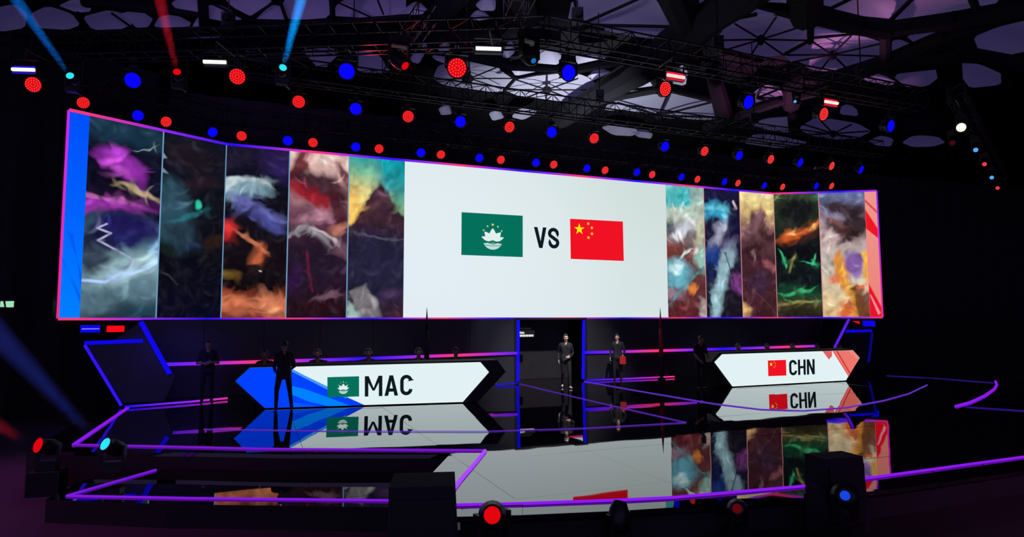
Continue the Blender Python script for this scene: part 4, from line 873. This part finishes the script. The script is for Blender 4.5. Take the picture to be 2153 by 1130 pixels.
for x, y, c, fc, l, w in bl:
    P = on_z(x, y, 9.00); u, v = uv_of(P); arm_to_truss(bar_lamp(P, HEAD0 + (.0 if u > -4 else -.30), w, c, l, Z3 - S3 / 2 - .05, fc), Z3 - S3 / 2 - .08)

def moving_head(P, heading, aim, lens_mat, label, sc=1.0, hung=None, stand=None, name='moving_head', lens_r=.085):
    o = thing(name, label, 'spotlight', P, heading)
    q = Vector(aim).to_track_quat('Y', 'Z').to_matrix() if aim is not None else Matrix.Identity(3)
    qi = Matrix.Rotation(-heading, 3, 'Z') @ q
    sg_ = 1 if hung is not None else -1
    MB().lathe([(.05 * sc, -.26 * sc), (.13 * sc, -.22 * sc), (.17 * sc, -.08 * sc), (.16 * sc, .1 * sc), (.12 * sc, .2 * sc), (lens_r + .02, .23 * sc), (lens_r, .225 * sc), (.01, .20 * sc)], rot=qi, n=16).local('head', BLACK, o, smooth=True)
    MB().lathe([(lens_r, .222 * sc), (lens_r * .7, .235 * sc), (.005, .24 * sc)], rot=qi, n=16).local('lens', lens_mat, o, smooth=True)
    MB().box((-.2 * sc, 0, sg_ * .14 * sc), (.05 * sc, .12 * sc, .36 * sc)).box((.2 * sc, 0, sg_ * .14 * sc), (.05 * sc, .12 * sc, .36 * sc)).box((0, 0, sg_ * .32 * sc), (.45 * sc, .16 * sc, .06 * sc)).local('yoke', BLACK, o)
    MB().box((0, 0, sg_ * .42 * sc), (.38 * sc, .28 * sc, .15 * sc)).local('base', BLACK, o)
    if hung is not None:
        t = hung - P.z
        if t > .5 * sc: MB().tube((0, 0, .49 * sc), (0, 0, t), .025, n=6).local('clamp', BLACK, o)
    return o
def beam(P, Q, r0, r1, col, label, power, soft=.07):
    P, Q = Vector(P), Vector(Q); d = (Q - P).normalized(); D = (Q - P).length
    o = MB().tube(P + d * .03, Q, r0, r1, 24).build('light_beam', HAZE, origin=P); tag(o, label, 'light beam', kind='stuff')
    L = bpy.data.lights.new('beam_light', 'SPOT'); L.energy = power; L.color = col; L.spot_size = 2 * math.atan((r1 * 1.05) / D); L.spot_blend = .35; L.shadow_soft_size = soft
    L.use_nodes = True; nt = L.node_tree; em = next(n for n in nt.nodes if n.type == 'EMISSION'); lf = nt.nodes.new('ShaderNodeLightFalloff'); lf.inputs['Strength'].default_value = 1.0
    nt.links.new(lf.outputs['Linear'], em.inputs['Strength'])      # a collimated beam: falls off slower than an open lamp
    lo = bpy.data.objects.new('beam_light', L); COL.objects.link(lo); lo.location = P + d * .05; lo.rotation_euler = d.to_track_quat('-Z', 'Y').to_euler()
def haze():
    m = bpy.data.materials.new('stage_haze'); m.use_nodes = True; nt = m.node_tree; nt.nodes.clear()
    o = nt.nodes.new('ShaderNodeOutputMaterial'); v = nt.nodes.new('ShaderNodeVolumeScatter'); v.inputs['Density'].default_value = .08; v.inputs['Anisotropy'].default_value = 0.0
    nt.links.new(v.outputs[0], o.inputs['Volume']); return m
HAZE = haze()
for (x, y, ex, ey, lm, col, lab, pw) in ((147,159,-10,-64,CYAN_E,(.0,.20,1),'left one of two cyan',9500), (372,151,322,-60,RED_E,(1,.01,.03),'red',5000), (595,142,652,-72,CYAN_E,(.0,.30,1),'right one of two cyan',23000)):
    P = on_z(x, y, 8.95); Q = on_z(ex, ey, 9.75); d = (Q - P).normalized()
    mh = moving_head(P - d * .172, HEAD0, d, lm, '%s moving head lamps on the front truss sending a beam upwards' % lab if 'one' in lab else 'red moving head lamp on the front truss sending a beam upwards', .75, stand=1, lens_r=.10)
    q_ = t3_axis(mh.location); w_ = Matrix.Rotation(-HEAD0, 3, 'Z') @ (q_ - mh.location); MB().tube((0, 0, -.315), (w_.x, w_.y, -.315), .03, n=6).tube((w_.x, w_.y, -.345), (w_.x, w_.y, w_.z), .03, n=6).local('arm', BLACK, mh)
    beam(P, Q, .075, .155, col, {'le': 'left blue light beam rising from the truss to the top edge', 're': 'red light beam rising from the truss to the top edge', 'ri': 'right blue light beam rising from the truss to the top edge'}[lab[:2]], pw)
P = on_z(839, 127, 8.82); mh = moving_head(P, HEAD0, (W(-2, 16, 0) - P), RED_E, 'dark moving head with a small red lens left of the big red lamp', 1.2, hung=Z3 - S3 / 2 - .05, lens_r=.11); arm_to_truss(mh, Z3 - S3 / 2 - .08)
P = on_z(1113, 118, 8.85); mh = moving_head(P, HEAD0 + .3, (W(-4, 18, 1) - P), emis('lamp_dim_blue', lin(20, 110, 190)), 'dark moving head with a small dim blue lens right of the white bar', 1.25, hung=Z3 - S3 / 2 - .05, lens_r=.07); arm_to_truss(mh, Z3 - S3 / 2 - .08)

# ---------------------------------------------------------------- lamps on the floor
def case(P, w, d, h, rz, label):
    o = thing('flight_case', label, 'case', P, rz); MB().box((0, 0, h / 2), (w, d, h - .004)).local('body', CLOTH, o)
    e = MB()
    for sx in (-1, 1):
        for sy in (-1, 1): e.box((sx * w / 2, sy * d / 2, h / 2), (.03, .03, h - .002))
    e.local('corner_trim', TRUSS, o)
d_ = ray(102, 940); P = Vector((d_[0] * 11.2, d_[1] * 11.2, CAM_H + d_[2] * 11.2))
base = P.z - .495 * .8; 
case(Vector((P.x, P.y, ZF + .006)), .46, .40, base - ZF - .012, .3, 'black flight case under the red floor lamp left of the stage')
moving_head(P, .3, Vector((-.42, -.85, .3)), RED_E, 'red moving head lamp beside the left stage corner', .8, stand=1, lens_r=.13)
Qb = on_plane(-60, 862, (P.x, P.y), (0, 1)); beam(P + Vector((-.19, -.29, .14)), Qb, .11, .16, (1, .02, .05), 'faint red beam from the floor lamp to the left edge', 950)
G_ = on_z(237, 1008, ZT); P = on_plane(240, 941, (G_.x, G_.y), (0, 1)); P.z = max(P.z, ZT + .41); moving_head(P, .2, Vector((-.35, -.8, .45)), CYAN_E, 'cyan moving head lamp on the step at the left stage front', .8, stand=1, lens_r=.105)
Qb = on_plane(-60, 645, (P.x, P.y), (0, 1)); beam(P + Vector((-.13, -.26, .16)), Qb, .11, .24, (.02, .10, 1), 'faint blue beam from the floor lamp to the left edge', 1400)
for x, y, r, m, lab, aim in ((1035, 1095, .10, RED_E, 'bright red moving head lamp on the front platform near the dark loudspeaker', None), (1550, 1079, .06, emis('lamp_dark_red', lin(90, 6, 14)), 'dim red moving head lamp on the front platform', None),
                             (1777, 1047, .06, emis('lamp_mid_blue', lin(22, 70, 225)), 'blue moving head lamp on the front platform before the right loudspeaker', None), (1300, 1084, .06, emis('lamp_off', lin(9, 14, 30)), 'unlit moving head lamp on the front platform below the red flag reflection', Vector((.2, .3, .9)))):
    sc_h = .74 if x in (1300, 1550) else 1.0; P = on_z(x, y, 0.105 if sc_h == 1 else -.02); A = Vector((0, 0, CAM_H)) - P if aim is None else aim
    hp = P - (A.normalized() * .2 if aim is None else Vector()); hp.z = .105 if sc_h == 1 else -.39 + .497 * sc_h
    if x == 1777: hp = on_z(x, y, .20) - A.normalized() * .1; hp.z = .20
    mh = moving_head(hp, HEAD0 + .2, A, m, lab, sc_h, stand=1, lens_r=r)
    if hp.z > .11: MB().box((0, 0, (-.395 - hp.z - .497) / 2), (.3, .24, hp.z - .497 + .39)).local('plinth', BLACK, mh)
# far lamps right of the stage
far = [(2025,268,'w','white lamp, topmost of the small lamps at the far right'),(2007,300,'d','very dim red lamp under the white one at the far right'),(2055,315,'c','upper blue one of the small lamps at the far right'),(2073,345,'r','upper red one of the small lamps at the far right'),(2088,373,'c','lower blue one of the small lamps at the far right'),(2100,395,'r','lower red one of the small lamps at the far right')]
fp = [on_z(x, y, 8.7) for x, y, *_ in far]
tr0, tr1 = fp[0] + (fp[0] - fp[5]).normalized() * 1.5, fp[5] + (fp[5] - fp[0]).normalized() * 1.5
truss([(tr0.x, tr0.y, 9.5), (tr1.x, tr1.y, 9.5)], .45, 'dark truss running away at the far right with small lamps')
FM = {'w': emis('far_white', lin(250, 255, 225), 1.2), 'd': emis('far_dim', lin(70, 8, 22)), 'c': emis('far_blue', lin(90, 170, 255)), 'r': emis('far_red', lin(255, 60, 70))}
for (x, y, k, l), P in zip(far, fp):
    moving_head(P, 1.9, Vector((-.75, -.6, -.2)), FM[k], l, .9, hung=9.22, lens_r=.085 if k != 'w' else .15)
for x, y, l in ((1675, 214, 'tiny blue lamp under the front truss beside the right bar lamp'),):
    P = on_z(x, y, 9.3); moving_head(P, HEAD0, Vector((-.7, -.7, -.2)), FM['c'], l, .6, hung=Z3 - S3 / 2, lens_r=.05)

# ---------------------------------------------------------------- loudspeakers in the foreground
def speaker(P, w, d, h, rz, label):
    o = thing('loudspeaker', label, 'loudspeaker', P, rz)
    prof = [(-w / 2, 0), (w / 2, 0), (w / 2 + .03, h * .16), (w / 2, h * .34), (w / 2 - .05, h), (-w / 2 + .02, h)]
    b = MB(); n = len(prof); vs = [(x, -d / 2, z) for x, z in prof] + [(x, d / 2, z) for x, z in prof]
    b.add(vs, [tuple(range(n)), tuple(range(n, 2 * n))[::-1]] + [(k, n + k, n + (k + 1) % n, (k + 1) % n) for k in range(n)]); b.local('cabinet', CLOTH, o)
    g = MB().box((0, -d / 2 - .012, h * .5), (w * .84, .02, h * .82)); g.local('grille', BLACK, o)
    for sx in (-1, 1): MB().box((sx * (w / 2 - .01), 0, h * .62), (.03, .24, .07)).local('handle', BLACK, o)
d_ = ray(893, 1050); s_ = 6.75; speaker(Vector((d_[0] * s_ / d_[1], s_, ZF + .006)), .72, .6, 2.4 - 322 * 6.5 / F_PX - ZF - .10, .1, 'tall black loudspeaker standing before the left end of the curved stage front')
d_ = ray(1756, 1000); s_ = 8.66; speaker(Vector((d_[0] * s_ / d_[1], s_, -.390)), .68, .36, 2.4 - 282 * 8.4 / F_PX + .390 - .05, .3, 'black loudspeaker on the front platform hiding part of the curved light strip')

# exit sign and booth
o = thing('exit_sign', 'small pale green lit exit sign with a dark slash on the left curtain', 'sign', Vector((0, 0, 0)))
pp = np.array([W(-21, 1.5).x, W(-21, 1.5).y]); nn = (W(-30, 6) - W(-21, 1.5)); nn = np.array([nn.y, -nn.x]); nn = nn / np.linalg.norm(nn); nn = nn if nn[1] < 0 else -nn
X = lambda x, y, k=0.38: on_plane(x, y, pp + nn * k, nn)
o.location = X(10, 640); nv = Vector((nn[0], nn[1], 0))
MB().slab([X(-26, 650), X(31, 649), X(31, 631), X(-26, 631)], -nv * .10).build('box', BLACK, o)
G1 = emis('exit_green', lin(160, 226, 186))
for pl in ([(0, 646), (9, 646), (6.5, 634), (1, 634)], [(13, 646.5), (28.5, 646.5), (29.5, 633.5), (11.5, 634)], [(-22, 646), (-4, 646), (-4, 634), (-22, 634)]):
    MB().slab([X(x, y, .385) for x, y in pl], nv * .008).build('lit_panel', G1, o)
P = on_z(2128, 765, ZF); o = thing('booth_table', 'dim violet topped booth table far right beyond the stage', 'table', Vector((P.x, P.y, ZF + .006)))
sc_ = depth_of(P) / F_PX
MB().box((0, 0, 2.60), (2.4, .6, .42)).local('counter', mat('booth_violet', lin(90, 70, 130), .8), o); MB().box((0, .1, 1.19), (2.2, .5, 2.36)).local('base', CLOTH, o)

# ================================================================ PEOPLE
def tube_cap(b, a, c, ra, rb, n=10):
    a, c = Vector(a), Vector(c); d = c - a
    if d.length < 1e-5: d = Vector((0, 0, 1e-4))
    q = d.to_track_quat('Z', 'Y'); L = d.length; rings = []
    for t in (-90, -60, -30, 0): rings.append((ra * math.cos(math.radians(t)), ra * math.sin(math.radians(t))))
    for t in (0, 30, 60, 90): rings.append((rb * math.cos(math.radians(t)), L + rb * math.sin(math.radians(t))))
    vs = []
    for r, z in rings: vs += [a + q @ Vector((max(r, 1e-4) * math.cos(2 * math.pi * k / n), max(r, 1e-4) * math.sin(2 * math.pi * k / n), z)) for k in range(n)]
    m = len(rings)
    b.add(vs, [(i * n + k, i * n + (k + 1) % n, (i + 1) * n + (k + 1) % n, (i + 1) * n + k) for i in range(m - 1) for k in range(n)] + [tuple(range(n))[::-1], tuple(range((m - 1) * n, m * n))])
def ellips(b, c, r, rot=None, n=14, m=9):
    c = Vector(c); vs = []
    for i in range(m + 1):
        t = math.pi * i / m - math.pi / 2
        for k in range(n):
            p = Vector((max(math.cos(t), 1e-3) * r[0] * math.cos(2 * math.pi * k / n), max(math.cos(t), 1e-3) * r[1] * math.sin(2 * math.pi * k / n), r[2] * math.sin(t)))
            vs.append((rot @ p if rot is not None else p) + c)
    b.add(vs, [(i * n + k, i * n + (k + 1) % n, (i + 1) * n + (k + 1) % n, (i + 1) * n + k) for i in range(m) for k in range(n)] + [tuple(range(n))[::-1], tuple(range(m * n, m * n + n))])
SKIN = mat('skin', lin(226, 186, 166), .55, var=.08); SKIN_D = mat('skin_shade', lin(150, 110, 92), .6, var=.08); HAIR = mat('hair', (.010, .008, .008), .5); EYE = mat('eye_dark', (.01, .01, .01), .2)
LIP = mat('lip', lin(150, 80, 74), .5)
def person(name, label, P, heading, J, cloth, height=1.78, voxel=.0085, skin=SKIN, hair_long=False, shoes=None, group=None, headset=False, forearm_skin=False):
    """J: joints in metres for a 1.75 m figure facing +Y"""
    o = thing(name, label, 'person', P, heading, group); s = height / 1.75; b = MB(); prims = []
    def cap(a, c, ra, rb, t): tube_cap(b, Vector(a) * s, Vector(c) * s, ra * s, rb * s); prims.append((Vector(a) * s, Vector(c) * s, ra * s, rb * s, t))
    def ell(c, r, t, rot=None): ellips(b, Vector(c) * s, [q * s for q in r], rot); prims.append((Vector(c) * s, Vector(c) * s, sum(r) / 3 * s, sum(r) / 3 * s, t))
    pel, che, nek = Vector(J.get('pelvis', (0, 0, .95))), Vector(J.get('chest', (0, -.01, 1.28))), Vector(J.get('neck', (0, 0, 1.45))); hd = Vector(J.get('head', (0, .03, 1.62)))
    for sx in (-1, 1):
        cap(pel + Vector((sx * .075, 0, 0)), pel.lerp(che, .5) + Vector((sx * .055, 0, 0)), .115, .10, 0); cap(pel.lerp(che, .5) + Vector((sx * .055, 0, 0)), che + Vector((sx * .085, 0, .04)), .10, .115, 0)
        cap(che + Vector((sx * .085, 0, .05)), nek + Vector((sx * .15, 0, -.045)), .105, .055, 0); cap(nek + Vector((sx * .04, 0, -.01)), nek + Vector((sx * .16, -.01, -.05)), .045, .055, 0)
    cap(nek - Vector((0, 0, .04)), nek.lerp(hd, .6), .058, .052, 1)
    Rm = Matrix.Rotation(J.get('turn', 0), 3, 'Z') @ Matrix.Rotation(J.get('nod', 0), 3, 'X')
    H = lambda x, y, z: hd + Rm @ Vector((x, y, z))
    ell(H(0, -.012, .025), (.076, .094, .098), 1, Rm); ell(H(0, .018, -.045), (.056, .070, .075), 1, Rm); ell(H(0, .045, -.088), (.030, .030, .026), 1, Rm)
    cap(H(0, .082, .012), H(0, .104, -.022), .010, .015, 1); cap(H(-.014, .092, -.028), H(.014, .092, -.028), .010, .010, 1); cap(H(-.036, .076, .030), H(.036, .076, .030), .013, .013, 1)
    for sx in (-1, 1):
        ell(H(sx * .078, -.012, -.005), (.012, .026, .034), 1, Rm); ell(H(sx * .042, .058, -.028), (.022, .020, .020), 1, Rm)
    for i, side in ((0, 'L'), (1, 'R')):
        sx = -1 if side == 'L' else 1
        sh = nek + Vector((sx * .175, -.01, -.065)); el = Vector(J.get('elbow' + side, sh + Vector((sx * .06, -.03, -.29)))); wr = Vector(J.get('wrist' + side, el + Vector((sx * .01, .06, -.25))))
        cap(sh, el, .058, .044, 0); f1 = 2 if forearm_skin else 0; cap(el, wr, .043, .030 if f1 else .034, 2 if f1 else 0)
        hd_ = Vector(J.get('hand' + side, (wr - el))).normalized(); pn = Vector(J.get('palm' + side, (-sx, 0, 0))); pn = (pn - hd_ * pn.dot(hd_)).normalized(); ac = hd_.cross(pn)
        tf = Vector((0, 1, 0)); th = ac if ac.dot(tf) > 0 else -ac; cu = J.get('curl', .5)
        for k in (-1, 0, 1): cap(wr + th * (.010 * k), wr + hd_ * .085 + th * (.024 * k), .017, .014, 1)
        for k, (off, L) in enumerate(((.030, .072), (.010, .080), (-.010, .074), (-.029, .058))):
            a = wr + hd_ * .085 + th * off; d1 = (hd_ * math.cos(cu * .7) + pn * math.sin(cu * .7)); d2 = (hd_ * math.cos(cu * 1.9) + pn * math.sin(cu * 1.9)); m = a + d1 * L * .52
            cap(a, m, .0098, .0094, 1); cap(m, m + d2 * L * .48, .0094, .0082, 1)
        a = wr + hd_ * .025 + th * .026; m = a + (hd_ * .55 + th * .7 + pn * .25).normalized() * .042; cap(a, m, .0125, .011, 1); cap(m, m + (hd_ * .85 + th * .2 + pn * .35).normalized() * .032, .011, .0092, 1)
        hp = pel + Vector((sx * .092, 0, -.03)); kn = Vector(J.get('knee' + side, (sx * .11, .02, .50))); an = Vector(J.get('ankle' + side, (sx * .12, -.02, .09)))
        cap(hp, kn, .088, .060, 3); cap(kn, an, .058, .043, 3)
        fd = Vector(J.get('foot' + side, (sx * .15, 1, 0))).normalized()
        cap(an + Vector((0, 0, -.03)), an - fd * .035 + Vector((0, 0, -.052)), .038, .034, 4); cap(an - fd * .03 + Vector((0, 0, -.052)), an + fd * .11 + Vector((0, 0, -.057)), .037, .031, 4); cap(an + fd * .10 + Vector((0, 0, -.058)), an + fd * .165 + Vector((0, 0, -.062)), .031, .026, 4)
    if J.get('coat', True): cap(pel + Vector((-.055, 0, -.06)), pel + Vector((.055, 0, -.06)), .13, .13, 0)
    me = bpy.data.meshes.new('body_rough'); me.from_pydata([tuple(v) for v in b.v], [], b.f); t = bpy.data.objects.new('body_rough', me); COL.objects.link(t)
    bm = bmesh.new(); bm.from_mesh(me); bmesh.ops.recalc_face_normals(bm, faces=bm.faces); bm.to_mesh(me); bm.free()
    md = t.modifiers.new('r', 'REMESH'); md.mode = 'VOXEL'; md.voxel_size = voxel; md2 = t.modifiers.new('s', 'SMOOTH'); md2.factor = .5; md2.iterations = 2
    dg = bpy.context.evaluated_depsgraph_get(); ev = t.evaluated_get(dg); nm = bpy.data.meshes.new_from_object(ev); nm.name = 'body'
    bpy.data.objects.remove(t); bpy.data.meshes.remove(me)
    zmin = min(v.co.z for v in nm.vertices)
    for v in nm.vertices: v.co.z -= zmin if J.get('ground', True) else 0
    dz = zmin if J.get('ground', True) else 0
    cen = np.empty(len(nm.polygons) * 3); nm.polygons.foreach_get('center', cen); cen = cen.reshape(-1, 3); cen[:, 2] += dz
    best = np.full(len(cen), 1e9); tagm = np.zeros(len(cen), int)
    for a, c, ra, rb, tg in prims:
        a_, d = np.array(a), np.array(c - a); L2 = max(1e-9, d @ d); tt = np.clip((cen - a_) @ d / L2, 0, 1); dist = np.linalg.norm(cen - a_ - tt[:, None] * d, axis=1) - (ra + (rb - ra) * tt)
        k = dist < best; best[k] = dist[k]; tagm[k] = tg
    nm.materials.clear()
    for m in (cloth[0], skin, skin, cloth[1], shoes or HAIR): nm.materials.append(m)
    nm.polygons.foreach_set('material_index', tagm.tolist()); nm.polygons.foreach_set('use_smooth', [True] * len(nm.polygons))
    bo = bpy.data.objects.new('body', nm); COL.objects.link(bo); bo.parent = o; bo['label'] = 'figure in dark clothes'
    up = Vector((0, 0, -dz))
    h = MB()                                                       # hair cap: upper and back skull
    vs = []; n = 18; m = 8
    for i in range(m + 1):
        for k in range(n):
            a = 2 * math.pi * k / n; front = math.sin(a) > .35; t0 = .42 if front else (-.55 if hair_long else -.25); tt = t0 + (math.pi / 2 - t0) * i / m
            vs.append(up + H(math.cos(tt) * .086 * math.cos(a), -.016 + math.cos(tt) * .105 * math.sin(a), .026 + .110 * math.sin(tt)) * s)
    h.add(vs, [(i * n + k, i * n + (k + 1) % n, (i + 1) * n + (k + 1) % n, (i + 1) * n + k) for i in range(m) for k in range(n)])
    ho = h.local('hair', HAIR, o, smooth=True); sm = ho.modifiers.new('t', 'SOLIDIFY'); sm.thickness = .008
    for sx in (-1, 1):
        e = MB(); ellips(e, up + H(sx * .031, .077, .012) * s, [.011 * s, .008 * s, .007 * s], Rm, 8, 6); e.local('eye', EYE, o, smooth=True)
    e = MB(); ellips(e, up + H(0, .083, -.056) * s, [.024 * s, .008 * s, .007 * s], Rm, 8, 6); e.local('mouth', LIP, o, smooth=True)
    if headset:
        e = MB(); pts = [up + H(.092 * math.cos(a), -.01, .02 + .108 * math.sin(a)) * s for a in np.linspace(0, math.pi, 13)]
        for a, c in zip(pts[:-1], pts[1:]): e.tube(a, c, .014 * s, n=6)
        for sx in (-1, 1): e.tube(up + H(sx * .080, -.01, -.005) * s, up + H(sx * .108, -.01, -.005) * s, .042 * s, .036 * s, 10)
        e.local('headphones', HEADSET, o)
    return o
HEADSET = mat('headset_grey', lin(120, 120, 126), .4)
DARK1 = (mat('jacket_black', (.010, .010, .012), .8), mat('trousers_black', (.008, .008, .010), .85)); SUIT = (mat('suit_navy', lin(24, 26, 36), .8), mat('suit_trousers', lin(17, 18, 25), .85)); CREW = (mat('crew_shirt', (.008, .008, .009), .9), mat('crew_trousers', (.007, .007, .008), .9))
SHOE_W = mat('shoes_white', lin(215, 210, 200), .6); SHOE_B = mat('shoes_black', (.01, .01, .01), .4)
TOCAM = lambda P: math.atan2(-P.y, -P.x) - math.pi / 2
FZ = .009
def at_floor(x, y): P = on_z(x, y, 0.0); P.z = FZ; return P
P = at_floor(595, 864)
person('person', 'person in black standing with legs apart before the blue end of the left desk', P, TOCAM(P) + math.pi + .1,
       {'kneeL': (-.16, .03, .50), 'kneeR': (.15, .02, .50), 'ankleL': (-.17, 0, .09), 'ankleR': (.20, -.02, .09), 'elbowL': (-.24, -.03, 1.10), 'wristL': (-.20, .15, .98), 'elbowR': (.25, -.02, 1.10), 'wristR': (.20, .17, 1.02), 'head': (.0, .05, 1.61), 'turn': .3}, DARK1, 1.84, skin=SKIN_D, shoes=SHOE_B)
P = at_floor(434, 850)
person('person', 'person in black with hands held together at the waist left of the left desk', P, TOCAM(P),
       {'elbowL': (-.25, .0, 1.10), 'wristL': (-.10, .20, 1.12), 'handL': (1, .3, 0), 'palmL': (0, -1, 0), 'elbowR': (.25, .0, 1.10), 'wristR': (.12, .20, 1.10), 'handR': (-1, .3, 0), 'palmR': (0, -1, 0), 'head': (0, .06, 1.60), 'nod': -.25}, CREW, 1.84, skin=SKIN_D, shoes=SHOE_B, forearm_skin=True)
P = at_floor(1190, 816)
person('person', 'person in a dark suit and white shoes walking before the doorway', P, TOCAM(P) + .15,
       {'kneeL': (-.10, .16, .52), 'ankleL': (-.10, .22, .10), 'kneeR': (.09, .0, .49), 'ankleR': (.09, -.20, .11), 'elbowL': (-.25, -.06, 1.12), 'wristL': (-.12, .16, 1.0), 'handL': (.8, .5, 0), 'palmL': (0, -1, 0), 'elbowR': (.24, -.10, 1.12), 'wristR': (.25, .08, .90)}, SUIT, 1.88, shoes=SHOE_W)
P = at_floor(1299, 804)
pd = person('person', 'person in a dark suit holding a red folder right of the doorway', P, TOCAM(P) - .1,
       {'elbowL': (-.26, -.02, 1.12), 'wristL': (-.22, .16, .98), 'handL': (.1, .6, -.5), 'palmL': (1, 0, 0), 'elbowR': (.25, -.03, 1.12), 'wristR': (.25, .12, .90), 'handR': (.0, .4, -1), 'palmR': (-1, 0, 0)}, SUIT, 1.82, shoes=SHOE_B)
s_ = 1.82 / 1.75
fo = thing('red_folder', 'red folder held in the hand of the person right of the doorway', 'folder', pd.matrix_basis @ Vector((-.215 * s_, .27 * s_, .80 * s_)), pd.rotation_euler.z + .2)
MB().box((0, 0, 0), (.22, .012, .30)).box((0, .011, .002), (.21, .006, .29)).local('cover', mat('folder_red', lin(200, 30, 36), .5), fo)
MB().box((-.112, .004, 0), (.006, .024, .30)).local('spine', mat('folder_spine', lin(150, 22, 28), .5), fo)
P = at_floor(1474, 818)
person('person', 'person in black reaching forward with a bare forearm left of the right desk', P, TOCAM(P) + .6,
       {'elbowL': (-.25, .02, 1.14), 'wristL': (-.16, .24, 1.02), 'elbowR': (.26, .05, 1.14), 'wristR': (.22, .30, .94), 'head': (0, .07, 1.60), 'nod': -.2}, CREW, 1.82, skin=SKIN_D, shoes=SHOE_B, forearm_skin=True)

# ---------------------------------------------------------------- players on chairs behind the desks
CH = {}
def chair(P, rz, label, group, sc=1.0):
    o = thing('gaming_chair', label, 'chair', P, rz, group); o.scale = (sc,) * 3
    if not CH:
        CH['seat'] = MB().box((0, 0, .385), (.46, .46, .07)).box((-.235, .02, .42), (.03, .40, .05)).box((.235, .02, .42), (.03, .40, .05)).local('seat', CLOTH, o)
        CH['backrest'] = MB().box((0, -.31, .72), (.46, .07, .60)).box((0, -.30, .98), (.28, .05, .12)).local('backrest', CLOTH, o)
        CH['post'] = MB().tube((0, 0, .10), (0, 0, .39), .03).local('post', BLACK, o)
        b = MB()
        for k in range(5): a = k * 1.2566; b.tube((0, 0, .09), (.3 * math.cos(a), .3 * math.sin(a), .06), .025, .018); b.lathe([(.03, -.02), (.03, .02)], at=(.3 * math.cos(a), .3 * math.sin(a), .032), n=8)
        CH['base'] = b.local('base', BLACK, o)
    else:
        for p in CH.values(): child(p, o)
SIT = {'pelvis': (0, -.06, .56), 'chest': (0, -.03, .88), 'neck': (0, .02, 1.05), 'head': (0, .07, 1.22), 'kneeL': (-.13, .38, .54), 'kneeR': (.13, .38, .54), 'ankleL': (-.13, .47, .09), 'ankleR': (.13, .47, .09),
       'elbowL': (-.24, .14, .83), 'wristL': (-.16, .37, .80), 'palmL': (0, 0, -1), 'elbowR': (.24, .14, .83), 'wristR': (.16, .37, .80), 'palmR': (0, 0, -1), 'coat': False}
KIT = {'L': (mat('kit_black', (.012, .012, .016), .8), CREW[1]), 'R': (mat('kit_dark', (.014, .012, .012), .8), CREW[1])}
def players(deskinfo, xs, yhead, back, side, words, kit):
    o, n, dx, tz = deskinfo; c = Vector(o.location); proto = None
    for k, x in enumerate(xs):
        P = on_plane(x, yhead, np.array([c.x - n.x * back, c.y - n.y * back]), np.array([n.x, n.y])); zt = P.z; P.z = FZ; h = 1.75 * min(1.12, max(.98, (zt + .06) / 1.30))
        rz = math.atan2(n.y, n.x) - math.pi / 2
        lab = '%s seated player in headphones from the left behind the %s desk' % (words[k], side)
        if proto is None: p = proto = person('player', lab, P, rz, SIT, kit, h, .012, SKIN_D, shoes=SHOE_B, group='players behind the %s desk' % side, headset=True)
        else:
            p = thing('player', lab, 'person', P, rz, 'players behind the %s desk' % side); k_ = h / proto_h
            for ch in list(proto.children): child(ch, p)
            p.scale = (k_,) * 3
        if p is proto: proto_h = h
        chair(P, rz, '%s black chair from the left behind the %s desk' % (words[k], side), 'chairs behind the %s desk' % side, h / 1.75)
players(mac, [558, 668, 775, 880, 958], 738, 1.66, 'white MAC', ORD, KIT['L'])
players(chn, [1549, 1610, 1664, 1716, 1762], 729, 1.66, 'white CHN', ORD, KIT['R'])
